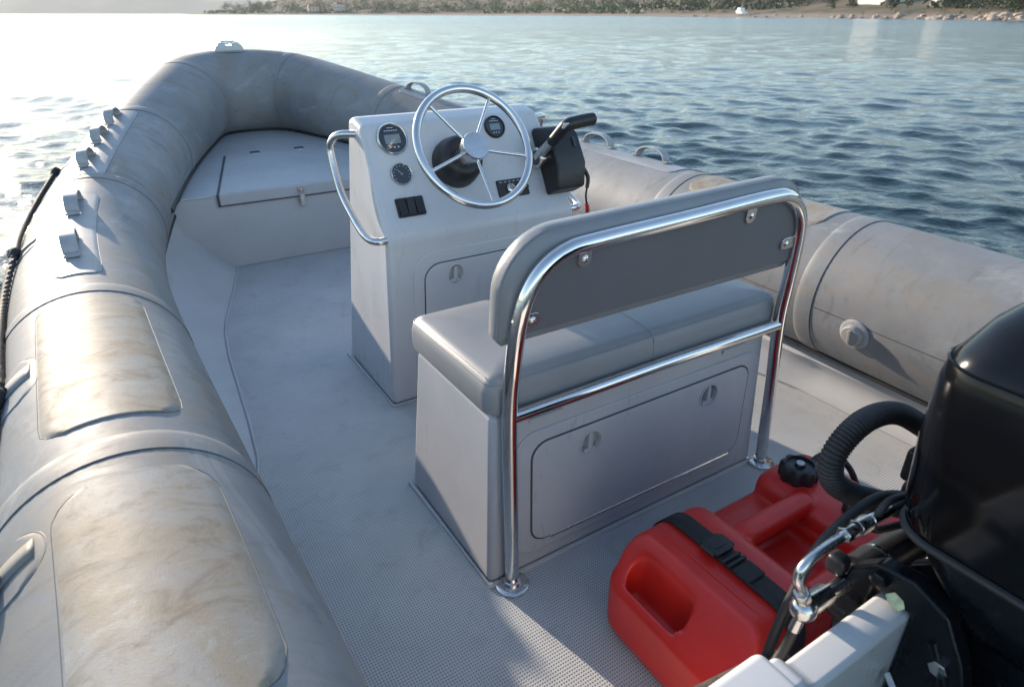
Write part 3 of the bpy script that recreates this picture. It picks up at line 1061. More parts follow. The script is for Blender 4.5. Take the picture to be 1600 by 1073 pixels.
# ------------------------------------------------------------------ deck, liner, hull, transom
FE = [(0.20, .945), (1.15, .935), (1.45, .875), (1.735, .800), (1.967, .778), (2.247, .758), (2.47, .742), (2.705, .713), (2.85, .68), (3.0, .637), (3.25, .565), (3.45, .51), (3.53, .50)]
def floor_half(y):
    for (a, xa), (b, xb) in zip(FE[:-1], FE[1:]):
        if a <= y <= b:
            return xa + (xb - xa) * (y - a) / (b - a)
    return FE[-1][1]
def deck():
    ys = [0.20 + (3.53 - 0.20) * k / 60 for k in range(61)]
    rows = [[Vector((floor_half(y) * u, y, 0)) for u in np.linspace(-1, 1, 9).tolist()] for y in ys]
    MB().grid(rows).build('deck_floor', 'deck', boat)
    for side in (-1, 1):
        rows, lip, bead = [], [], []
        for y in ys:
            xe = floor_half(y)
            t = t_of_y(side, y)
            f = min(max((y - 2.0) / 1.5, 0), 1)
            ph = -70 + 38 * f
            p = tp(side, t, ph if side < 0 else 180 - ph, -0.004)
            xo, zo = abs(p.x), p.z
            g = [(xe - 0.004, 0.0035), (xe + 0.012, 0.006), (xe + 0.03, 0.018)]
            a0 = Vector((xe + 0.03, 0.018))
            a1 = Vector((max(xo - 0.035, xe + 0.04), zo - 0.035 - 0.07 * f))
            for k in range(1, 9):
                u = k / 8
                q = a0.lerp(a1, u)
                q.x += 0.02 * math.sin(PI * u) * (1 - f)
                g.append((q.x, q.y))
            for k in range(1, 5):
                u = k / 4
                g.append((a1.x + (xo - a1.x) * u, a1.y + (zo - a1.y) * math.sin(PI / 2 * u)))
            rows.append([Vector((side * x, y, z)) for x, z in g])
            ps = -57 + 25 * f
            lip.append(tp(side, t, ps if side < 0 else 180 - ps, 0.0))
            bead.append(Vector((side * (xe + 0.002), y, 0.004)))
        MB().grid(rows).build('liner_side', 'liner', boat)
        MB().tube(lip, 0.013, 10).build('rubber_strip', 'rubber', boat)
        MB().tube(bead, 0.006, 8).build('edge_trim', 'liner', boat)
    # hull bottom
    rows = []
    for k in range(25):
        y = 0.22 + (4.95 - 0.22) * k / 24
        t = t_of_y(1, y)
        c, r = centre(1, t)
        u = k / 24
        kz = -0.52 + 0.80 * max(0, (u - 0.55) / 0.45) ** 2.2
        cz = -0.05 + 0.36 * min(max((y - 3.5) / 1.45, 0), 1)
        xo, zo = max(c.x, 0.05), min(c.z - r * 0.9, 0.40)
        half = [(0, kz), (0.35, kz + (cz - kz) * 0.38), (0.7, kz + (cz - kz) * 0.75), (0.90, cz), (0.96, cz + 0.02), (1.0, max(zo, cz + 0.03))]
        row = [Vector((-a * xo, y, z)) for a, z in reversed(half[1:])] + [Vector((a * xo, y, z)) for a, z in half]
        rows.append(row)
    MB().grid(rows).build('hull_bottom', 'hull', boat)
    # transom with the low middle where the motor hangs
    pts = [(-1.02, -0.30), (1.02, -0.30), (1.0, 0.44), (0.95, 0.475), (0.43, 0.475), (0.40, 0.44), (-0.388, 0.44), (-0.415, 0.472), (-0.95, 0.475), (-1.0, 0.44)]
    MB().plate(pts, frame((0, 0.292, 0), (1, 0, 0), (0, 0, 1)), 0, 0.050).build('transom', 'white', boat, bev=0.009, seg=3, ang=12)
    for a, b in ((-0.93, -0.425),):
        MB().box((a, 0.236, 0.4), (b, 0.308, 0.476)).build('transom_cap', 'white', boat, bev=0.014, seg=4)
deck()

def locker():
    yf = 3.52
    def ztop(y):
        return 0.388 + 0.055 * min(max((y - yf) / 1.2, 0), 1.3)
    # top follows the inside of the bow
    rows = []
    for k in range(24):
        y = yf + (5.08 - yf) * k / 23
        t = min(t_of_y(1, y), 9.9)
        c, r = centre(1, t)
        hw = max(c.x - (0.24 - 0.10 * min(1, (y - yf) / 1.0)), 0.12)
        rows.append([Vector((hw * s, y, ztop(y))) for s in np.linspace(-1, 1, 13).tolist()])
    top = MB().grid(rows)
    hw0 = rows[0][-1].x
    top.build('locker_top', 'locker', boat)
    # front with bevelled foot corners
    f = MB().plate([(-0.495, 0.0), (0.495, 0.0), (0.66, 0.02), (0.80, 0.12), (0.84, 0.24), (hw0, ztop(yf)), (-hw0, ztop(yf)), (-0.84, 0.24), (-0.80, 0.12), (-0.66, 0.02)],
                   frame((0, yf + 0.02, 0), (1, 0, 0), (0, 0, 1)), 0, 0.02)
    front = f.build('locker_front', 'locker', boat, bev=0.006)
    MB().tube([Vector((x, yf - 0.0, ztop(yf) - 0.004)) for x in (-hw0, -0.55)], 0.006, 8).build('locker_edge', 'locker', boat)
    for side in (-1, 1):
        rows, st = [], []
        for k in range(26):
            t = 5.6 + (10 - 5.6) * k / 25
            c, r, d, lat, up = tube_frame(side, t)
            inb = lat if side < 0 else -lat
            q = c + inb * 0.11
            rows.append([Vector((q.x, q.y, z)) for z in (0.30, 0.42, c.z)])
            zt = ztop(q.y) + 0.012
            dz = min(max((c.z - zt) / r, 0), 0.98)
            w_ = r * math.sqrt(1 - dz * dz)
            p_ = c + inb * (w_ + 0.002)
            st.append(Vector((p_.x, p_.y, zt)))
        MB().grid(rows).build('bow_light_block', 'tube', boat)  # strip added inside the tube to stop light leaking over the locker top
        MB().tube(st, 0.011, 8).build('rubber_strip', 'rubber', boat)
    # lid, sloping with the top, front lip lapping over
    yb = 4.34
    sl = 0.055 / 1.2
    fr = frame((0, yf - 0.012, ztop(yf) - 0.0), (1, 0, 0), (0, 1, sl))
    def outline(e):
        return [(-0.525 - e, 0), (0.525 + e, 0), (0.33 + e, yb - yf + e), (-0.33 - e, yb - yf + e)]
    MB().plate(outline(0.008), fr, -0.06, 0.0016).build('lid_gap', 'shadowgap', boat)
    lid = MB().plate([(x, y - 0.004) for x, y in outline(0)], fr, -0.056, 0.008).build('locker_lid', 'locker', boat, bev=0.010, seg=3)
    for hx in (-0.155, 0.118):
        m = frame((hx, yb - 0.012, ztop(yb) + 0.007), (1, 0, 0), (0, 1, sl))
        h = MB().plate(rrect(0.055, 0.06, 0.008, 3), m, 0, 0.003).build('lid_hinge', 'satin', lid, bev=0.001, seg=1)
        MB().tube([m @ Vector((x, 0, 0.004)) for x in (-0.028, 0.028)], 0.005, 8).build('hinge_pin', 'black', h)
    m = frame((-0.115, yf - 0.018, 0.34), (1, 0, 0), (0, 0, 1))
    l = MB().plate(rrect(0.032, 0.05, 0.005, 3, 0, -0.02), m, 0, 0.006).plate(rrect(0.024, 0.07, 0.006, 3, 0, -0.025), m, 0.006, 0.014).build('lid_latch', 'satin', boat, bev=0.0015, seg=1)
    MB().plate(rrect(0.034, 0.022, 0.004, 3, 0, 0.032), m, 0.0, 0.008).build('latch_keeper', 'chrome', l, bev=0.001, seg=1)
    MB().tube(spline([m @ Vector(q) for q in ((-.008, .0, .012), (-.009, .03, .014), (0, .04, .014), (.009, .03, .014), (.008, .0, .012))], 5), 0.002, 6).build('latch_loop', 'steel', l)
locker()

#==OBJECTS==
# ------------------------------------------------------------------ flush pull latch used on the hatches
def latch_cut(m, w=0.052, h=0.066, depth=0.016):
    return MB().plate(oval(w, h, 28), m, -depth, 0.05)
def flush_latch(m, parent, mat, w=0.052, h=0.066):
    rim = [[m @ Vector((x * s, y * s, z)) for x, y in oval(w, h, 28)] for s, z in ((1.16, -0.001), (1.13, 0.0022), (1.02, 0.0022), (0.985, -0.001), (0.95, -0.0145), (0.6, -0.0152), (0.01, -0.0152))]
    l = MB().loft(rim, False, False).build('pull_latch', mat, parent)
    MB().plate([(-0.007, -0.018), (0.007, -0.018), (0.0055, 0.027), (-0.0055, 0.027)], m, -0.0155, 0.0005).build('latch_tab', mat, l, bev=0.002, seg=2)
    MB().plate(rrect(0.034, 0.012, 0.004, 3, 0, -0.022), m, -0.0155, -0.002).build('latch_bar', mat, l, bev=0.002, seg=2)
    MB().plate(oval(0.010, 0.006, 10, 0.004, -0.0165), m, -0.0155, -0.0012).build('latch_keyhole', 'black', l)
    return l

# ------------------------------------------------------------------ steering console
def console():
    T = thing('steering_console', 'pale grey moulded steering console with wheel, gauges and throttle', 'console', (0, 2.0, 0))
    prof = [(1.803, 0.0015), (1.745, 0.600), (1.910, 0.905), (1.985, 0.925), (2.02, 0.915), (2.253, 0.0015)]
    hwid = [(-0.336, 0.372), (-0.332, 0.360), (-0.318, 0.306), (-0.318, 0.31), (-0.318, 0.31), (-0.330, 0.372)]
    b = MB()
    vs = [Vector((hw[0], y, z)) for (y, z), hw in zip(prof, hwid)] + [Vector((hw[1], y, z)) for (y, z), hw in zip(prof, hwid)]
    n = len(prof)
    b.add(vs, [tuple(range(n)), tuple(range(2 * n - 1, n - 1, -1))] + [(i, (i + 1) % n, n + (i + 1) % n, n + i) for i in range(n)])
    body = b.build('console_body', 'gel', T, bev=0.022, seg=5, ang=12)
    # foot bead
    foot = [Vector(p) for p in ((-0.338, 2.255, 0.003), (-0.338, 1.801, 0.003), (0.374, 1.801, 0.003), (0.374, 2.255, 0.003))]
    MB().tube(foot, 0.006, 8).build('foot_bead', 'liner', T)
    # lower hatch
    m = frame((0, 1.745 + 0.058 * 0.5, 0.30), (1, 0, 0), (0, -0.058, 0.6))
    # m z axis points aft
    if m.to_3x3().col[2].y > 0:
        raise RuntimeError
    sur = MB().plate(rrect(0.535, 0.50, 0.075, 8, 0.018, -0.005), m, -0.004, 0.0035).build('hatch_surround', 'gel', T, bev=0.003)
    gap = MB().plate(rrect(0.466, 0.435, 0.055, 8, 0.018, -0.012), m, -0.003, 0.0045).build('hatch_gap', 'shadowgap', T)
    door = MB().plate(rrect(0.459, 0.428, 0.052, 8, 0.018, -0.012), m, -0.003, 0.0072).build('hatch_door', 'gel', T, bev=0.002, seg=2)
    lm = []
    for lx in (-0.105, 0.135):
        q = m @ Matrix.Translation((lx, 0.155, 0.0072))
        cut([body, sur, gap, door], latch_cut(q))
        lm.append(q)
    for q in lm:
        flush_latch(q, door, 'gel')
    # dash frame
    O = Vector((0, 1.745, 0.6))
    D = frame(O, (1, 0, 0), Vector((0, 1.910, 0.905)) - O)
    def dm(u, v, h=0.0):
        return D @ Matrix.Translation((u, v, h))
    def gauge(u, v, r, kind, bezel='chrome'):
        q = dm(u, v)
        g = MB().lathe([(r, -0.002), (r, 0.004), (r * 0.98, 0.008), (r * 0.93, 0.0105), (r * 0.88, 0.0095), (r * 0.84, 0.006), (r * 0.84, 0.003)], q, 48).build('gauge', bezel, T)
        MB().lathe([(r * 0.845, 0.002), (r * 0.845, 0.0052), (0.0005, 0.0056)], q, 40).build('gauge_dial', 'dial', g)
        pr = MB()
        if kind == 'lcd':
            MB().plate(rrect(r * 1.0, r * 0.56, 0.003, 3, 0, -0.02 * r), q, 0.0050, 0.0064).build('gauge_display', 'lcd', g)
            for k in range(6):
                pr.box((-r * 0.42 + k * r * 0.15, r * 0.47, 0.0056), (-r * 0.42 + k * r * 0.15 + r * 0.09, r * 0.54, 0.0062), q)
            pr.box((-r * 0.2, r * 0.66, 0.0056), (r * 0.2, r * 0.70, 0.0062), q)
            for k in range(3):
                pr.plate(oval(r * 0.13, r * 0.10, 12, (k - 1) * r * 0.26, -r * 0.52), q, 0.0055, 0.0064)
        else:
            for k in range(11):
                a = R(210 - 24 * k)
                c, s = math.cos(a), math.sin(a)
                p = [q @ Vector((r * f * c + o * s, r * f * s - o * c, 0.0060)) for f, o in ((0.66, -0.0008), (0.66, 0.0008), (0.78, 0.0008), (0.78, -0.0008))]
                pr.add(p, [(0, 1, 2, 3)])
            a = R(130)
            p = [q @ Vector((r * f * math.cos(a) + o * math.sin(a), r * f * math.sin(a) - o * math.cos(a), 0.0068)) for f, o in ((-.1, -.0012), (-.1, .0012), (.6, .0005), (.6, -.0005))]
            pr.add(p, [(0, 1, 2, 3)])
            MB().lathe([(r * .12, .0055), (r * .12, .0085), (r * .02, .009)], q, 16).build('needle_hub', 'greycap', g)
        pr.build('gauge_marking', 'print', g, smooth=False)
        return g
    gauge(-0.232, 0.300, 0.049, 'lcd')
    gauge(-0.232, 0.192, 0.034, 'needle')
    gauge(0.127, 0.307, 0.037, 'lcd', 'black')
    sw = MB().plate(rrect(0.090, 0.058, 0.004, 3, -0.230, 0.0925), D, -0.002, 0.006).build('switch_panel', 'black', T, bev=0.0015, seg=1)
    for k in range(3):
        x = -0.230 + (k - 1) * 0.0275
        p = [(x - 0.0115, 0.069), (x + 0.0115, 0.069), (x + 0.0115, 0.116), (x - 0.0115, 0.116)]
        s = MB()
        hs = (0.013, 0.013, 0.008, 0.008) if k != 1 else (0.008, 0.008, 0.014, 0.014)
        s.add([D @ Vector((a, b2, 0.005)) for a, b2 in p] + [D @ Vector((a, b2, h)) for (a, b2), h in zip(p, hs)],
              [(3, 2, 1, 0), (4, 5, 6, 7), (0, 1, 5, 4), (1, 2, 6, 5), (2, 3, 7, 6), (3, 0, 4, 7)])
        s.build('rocker_switch', 'black', sw, bev=0.0012, seg=2)
    kp = MB().plate(rrect(0.115, 0.058, 0.004, 3, 0.137, 0.103), D, -0.002, 0.006).build('key_panel', 'black', T, bev=0.0015, seg=1)
    MB().lathe([(0.014, 0.005), (0.014, 0.011), (0.009, 0.013), (0.001, 0.013)], dm(0.125, 0.103), 20).build('key_switch', 'chrome', kp)
    MB().box((-0.0015, -0.009, 0.010), (0.0015, 0.009, 0.032), dm(0.125, 0.103) @ Matrix.Rotation(0.6, 4, 'Z')).build('ignition_key', 'chrome', kp, bev=0.0006, seg=1)
    pm = MB()
    for k in range(5):
        pm.box((0.090 + k * 0.0165, 0.1235, 0.006), (0.099 + k * 0.0165, 0.1255, 0.0064), D)
    pm.build('panel_marking', 'print', kp, smooth=False)
    for k in range(2):
        MB().lathe([(0.008, 0.005), (0.008, 0.012), (0.005, 0.014), (0.001, 0.014)], dm(0.165 + 0.02 * k, 0.10), 16).build('push_button', 'rubber', kp)
    # steering wheel
    C0 = Vector((-0.052, 1.700, 0.855))
    th = R(33)
    ax = Vector((0, -math.cos(th), math.sin(th)))
    W = frame(C0, (1, 0, 0), (0, math.sin(th), math.cos(th)))
    if W.to_3x3().col[2].dot(ax) < 0:
        raise RuntimeError
    base = dm(-0.046, 0.205)
    sb = MB().lathe([(0.078, -0.004), (0.078, 0.018), (0.072, 0.05), (0.062, 0.072), (0.05, 0.078), (0.04, 0.078)], base, 48).build('steering_hub_base', 'black', T)
    rw = 0.178
    wheel = MB().tube([W @ Vector((rw * math.cos(2 * PI * k / 72), rw * math.sin(2 * PI * k / 72), 0.0)) for k in range(72)], 0.0125, 16, closed=True).build('steering_wheel', 'steel', T)
    MB().lathe([(0.030, -0.085), (0.034, -0.06), (0.036, -0.035), (0.041, -0.010), (0.0415, 0.006), (0.040, 0.009), (0.002, 0.010)], W, 44).build('wheel_hub', 'satin', wheel)
    for a in (128, 56, -16, -88, 200):
        c, s = math.cos(R(a)), math.sin(R(a))
        MB().tube([W @ Vector((r * c, r * s, z)) for r, z in ((0.026, -0.012), (0.07, -0.010), (0.176, 0.0))], 0.0052, 10).build('wheel_spoke', 'steel', wheel)
    # throttle binnacle
    bx = MB()
    pr = [(0.060, 0.0), (0.275, 0.0), (0.288, 0.012), (0.268, 0.075), (0.232, 0.100), (0.130, 0.106), (0.060, 0.070)]
    vs = []
    for x in (0.262, 0.378):
        for v, h in pr:
            vs.append(D @ Vector((x, v, h - 0.004)))
    n = len(pr)
    bx.add(vs, [tuple(range(n)), tuple(range(2 * n - 1, n - 1, -1))] + [(i, (i + 1) % n, n + (i + 1) % n, n + i) for i in range(n)])
    thr = bx.build('throttle_box', 'black', T, bev=0.012, seg=4)
    MB().plate(rrect(0.012, 0.034, 0.003, 3, 0.35, 0.20), D, 0.09, 0.1035).build('throttle_trim_plate', 'dial', thr, bev=0.001, seg=1)
    P = Vector((0.262, 1.792, 0.778))
    pf = frame(P, (0, 1, 0), (0, 0, -1))         # z axis = port (-x)
    if pf.to_3x3().col[2].x > 0:
        pf = frame(P, (0, 1, 0), (0, 0, 1))
    MB().lathe([(0.026, -0.01), (0.026, 0.016), (0.033, 0.018), (0.033, 0.034), (0.029, 0.038), (0.023, 0.038)], pf, 32).build('lever_pivot', 'chrome', thr)
    MB().lathe([(0.0235, 0.036), (0.0235, 0.0395), (0.001, 0.040)], pf, 28).build('pivot_cover', 'dial', thr)
    A0, A1, A2 = Vector((0.238, 1.792, 0.778)), Vector((0.243, 1.722, 0.842)), Vector((0.256, 1.672, 0.892))
    MB().tube([A0, A0.lerp(A1, 0.5), A1], 0.015, 14, rf=lambda u, l: 0.021 - 0.006 * u).build('lever_arm', 'chrome', thr)
    MB().tube(spline([A1 - (A1 - A0) * 0.12, A1.lerp(A2, .4), A2, A2 + Vector((0.030, -0.006, 0.008)), A2 + Vector((0.075, -0.01, 0.013)), A2 + Vector((0.100, -0.012, 0.014))], 8), 0.015, 16,
              rf=lambda u, l: 0.0165 + 0.0035 * min(1, u * 2) - 0.006 * max(0, (u - 0.93) / 0.07) ** 2).build('lever_grip', 'black', thr)
    MB().box((-0.010, -0.011, 0.0), (0.010, 0.011, 0.006), frame(A2 + Vector((-0.012, -0.010, 0.004)), (0, 0.5, -0.8), (1, 0, 0))).build('trim_button', 'print', thr, bev=0.002, seg=1)
    # grab rails either side
    for s, name in ((-1, 'grab_rail'), (1, 'grab_rail')):
        xo = -0.375 if s < 0 else 0.408
        xi = -0.312 if s < 0 else 0.335
        top, bot = (1.905, 0.872), (1.748, 0.588)
        pts = [(xi, 1.965, 0.876)]
        pts += [(xo - s * 0.022, 1.995, 0.874), (xo - s * 0.004, 2.022, 0.856), (xo, 2.040, 0.815), (xo, 1.985, 0.705), (xo, 1.865, 0.632), (xo - s * 0.004, 1.80, 0.606), (xo - s * 0.022, 1.765, 0.600), (xi, 1.762, 0.600)]
        MB().tube(spline(pts, 8), 0.0115, 14).build(name, 'satin', T)
    return T
console()

# red kill cord hanging by the throttle
k = thing('kill_cord', 'red and black safety cord hanging beside the throttle', 'cord', (0.40, 1.76, 0.5))
MB().tube(spline([(0.388, 1.742, 0.735), (0.402, 1.735, 0.705), (0.399, 1.733, 0.67)], 8), 0.007, 8).build('cord_clip', 'black', k)
MB().tube(spline([(0.399, 1.733, 0.672), (0.396, 1.733, 0.645), (0.400, 1.732, 0.615)], 8), 0.0035, 8).build('cord_lead', 'black', k)
q = spline([(0.400, 1.732, 0.617), (0.405, 1.73, 0.59), (0.398, 1.73, 0.56), (0.404, 1.73, 0.52), (0.400, 1.735, 0.47)], 24)
q = [p + Vector((0.005 * math.cos(i * 0.9), 0.005 * math.sin(i * 0.9), 0)) for i, p in enumerate(q)]
MB().tube(q, 0.0035, 8).build('coiled_cord', 'redcord', k)

# ------------------------------------------------------------------ bench seat
def bench():
    T = thing('bench_seat', 'grey moulded bench seat with padded back in a stainless frame', 'seat', (0, 1.18, 0))
    b = MB()
    lo = [(-0.455, 0.955), (0.455, 0.955), (0.455, 1.398), (-0.452, 1.398)]
    hi = [(-0.438, 0.962), (0.418, 0.962), (0.418, 1.330), (-0.438, 1.330)]
    b.loft([[(x, y, 0.0015) for x, y in lo], [(x, y, 0.462) for x, y in hi]])
    body = b.build('seat_box', 'seatgel', T, bev=0.018, seg=4)
    MB().tube([Vector(p) for p in ((-0.457, 1.40, 0.003), (-0.457, 0.953, 0.003), (0.457, 0.953, 0.003), (0.457, 1.40, 0.003))], 0.0075, 8).build('foot_bead', 'liner', T)
    m = frame((0, 0.9585, 0.22), (1, 0, 0), (0, 0.007, 0.46))
    sur = MB().plate(rrect(0.80, 0.345, 0.060, 8, 0.012, 0.0), m, -0.004, 0.005).build('hatch_surround', 'seatgel', T, bev=0.004)
    gap = MB().plate(rrect(0.714, 0.285, 0.045, 8, 0.012, 0.0), m, -0.003, 0.0062).build('hatch_gap', 'shadowgap', T)
    door = MB().plate(rrect(0.706, 0.277, 0.042, 8, 0.012, 0.0), m, -0.003, 0.0085).build('hatch_door', 'seatgel', T, bev=0.002, seg=2)
    qs = [m @ Matrix.Translation((lx, 0.088, 0.0085)) for lx in (-0.178, 0.215)]
    for q in qs:
        cut([body, sur, gap, door], latch_cut(q, 0.058, 0.060))
    for q in qs:
        flush_latch(q, door, 'seatgel', 0.058, 0.060)
    MB().tube([m @ Vector((x, -0.1405, 0.009)) for x in (-0.29, 0.33)], 0.0032, 8).build('piano_hinge', 'satin', T)
    for x in (-0.303, 0.297):
        MB().box((x - 0.045, 0.196, -0.002), (x + 0.045, 0.207, 0.005), m).build('vent_slot', 'seatgel', T, bev=0.002, seg=1)
    # seat cushion
    c = MB()
    x0, x1, y0, y1 = -0.452, 0.438, 0.948, 1.345
    def cr(ins, z):
        return [(x, y, z + 0.0) for x, y in rrect(x1 - x0 - 2 * ins, y1 - y0 - 2 * ins, max(0.035 - ins, 0.012), 6, (x0 + x1) / 2, (y0 + y1) / 2)]
    c.loft([cr(0.016, 0.464), cr(0.003, 0.470), cr(0.0, 0.485), cr(0.0, 0.515), cr(0.004, 0.532), cr(0.014, 0.545), cr(0.03, 0.551), cr(0.08, 0.555), cr(0.14, 0.557)])
    cu = c.build('seat_cushion', 'vinyl', T)
    for ins, z in ((0.0075, 0.5385),):
        MB().tube([Vector(p) for p in cr(ins, z)], 0.0022, 6, closed=True).build('cushion_seam', 'vinyl', cu)
    MB().tube([Vector((-0.01, y, z)) for y, z in ((0.949, 0.47), (0.947, 0.50), (0.950, 0.53), (0.962, 0.547), (0.98, 0.5515), (1.03, 0.5555), (1.15, 0.5575), (1.26, 0.5555), (1.32, 0.55))], 0.0016, 6).build('cushion_seam', 'vinyl', cu)
    # stitches along the port edge
    st = MB()
    for k in range(46):
        y = 0.985 + 0.32 * k / 46
        st.tube([Vector((-0.4395, y, 0.5475)), Vector((-0.4395, y + 0.004, 0.5475))], 0.0011, 5)
    st.build('stitching', 'handle', cu, kind='stuff')
    # stainless frame
    def fy(z):
        return 0.932 - 0.10 * (z - 0.474) if z > 0.474 else 0.932
    up = [(-0.408, 0.006), (-0.4115, 0.25), (-0.414, 0.474), (-0.413, 0.60), (-0.407, 0.68), (-0.392, 0.745), (-0.362, 0.790), (-0.312, 0.8165), (-0.24, 0.824), (0.0, 0.831),
          (0.235, 0.839), (0.305, 0.832), (0.352, 0.803), (0.383, 0.757), (0.398, 0.69), (0.409, 0.60), (0.425, 0.474), (0.449, 0.25), (0.473, 0.006)]
    fr = MB().tube(spline([(x, fy(z), z) for x, z in up], 9), 0.0165, 18).build('back_frame', 'steel', T)
    MB().tube([(-0.414, 0.931, 0.470), (0.0, 0.930, 0.474), (0.424, 0.931, 0.470)], 0.0145, 16).build('cross_rail', 'steel', T)
    for x in (-0.408, 0.473):
        q = frame((x, 0.932, 0.001), (1, 0, 0), (0, 1, 0))
        fl = MB().lathe([(0.040, 0), (0.040, 0.004), (0.036, 0.007), (0.022, 0.008), (0.021, 0.018), (0.017, 0.020)], q, 32).build('post_flange', 'satin', T)
        for a in range(4):
            MB().lathe([(0.0045, 0.006), (0.0045, 0.0082), (0.002, 0.0095), (0.0005, 0.0095)], q @ Matrix.Translation((0.031 * math.cos(R(45 + 90 * a)), 0.031 * math.sin(R(45 + 90 * a)), 0)), 10).build('flange_screw', 'chrome', fl)
    # padded back: pad in front of the frame, board on its rear
    B = frame((0, fy(0.60), 0.60), (1, 0, 0), (0, -0.10, 1.0))     # y axis up the back, z axis aft
    def back_outline(g):
        L, Rr, bt, tp_ = -0.412 + g, 0.398 - g, 0.052 + g, 0.236 - g
        r = 0.115 - g * 0.5
        pts = [(L + 0.012, bt), (Rr - 0.012, bt), (Rr, bt + 0.012)]
        pts += arc(Rr - r, tp_ - r + 0.006, r, 0, 90, 10)
        pts += arc(L + r, tp_ - r - 0.006, r, 90, 180, 10)
        pts += [(L, bt + 0.012)]
        return pts
    MB().plate(back_outline(0.006), B, -0.016, -0.003).build('back_board', 'board', T, bev=0.003, seg=2)
    rings = []
    for g, z in ((0.004, -0.014), (-0.012, -0.018), (-0.022, -0.028), (-0.024, -0.045), (-0.022, -0.062), (-0.012, -0.078), (0.004, -0.087), (0.03, -0.092), (0.07, -0.094)):
        rings.append([B @ Vector((x, y, z)) for x, y in back_outline(g)])
    pad = MB().loft(rings).build('back_pad', 'vinyl', T)
    MB().tube([B @ Vector((x, y, -0.031)) for x, y in back_outline(-0.0232)], 0.0022, 6, closed=True).build('pad_seam', 'vinyl', pad)
    for (x, y, rot) in ((-0.378, 0.090, 90), (-0.268, 0.194, 0), (0.190, 0.206, 0), (0.348, 0.112, -90)):
        q = B @ Matrix.Translation((x, y, 0)) @ Matrix.Rotation(R(rot), 4, 'Z')
        br = MB().plate(rrect(0.030, 0.062, 0.013, 5, 0, 0.014), q, -0.003, 0.003).build('frame_bracket', 'satin', T, bev=0.0008, seg=1)
        MB().lathe([(0.0075, 0.002), (0.0075, 0.0045), (0.004, 0.0075), (0.0005, 0.008)], q, 12).build('bracket_bolt', 'chrome', br)
bench()

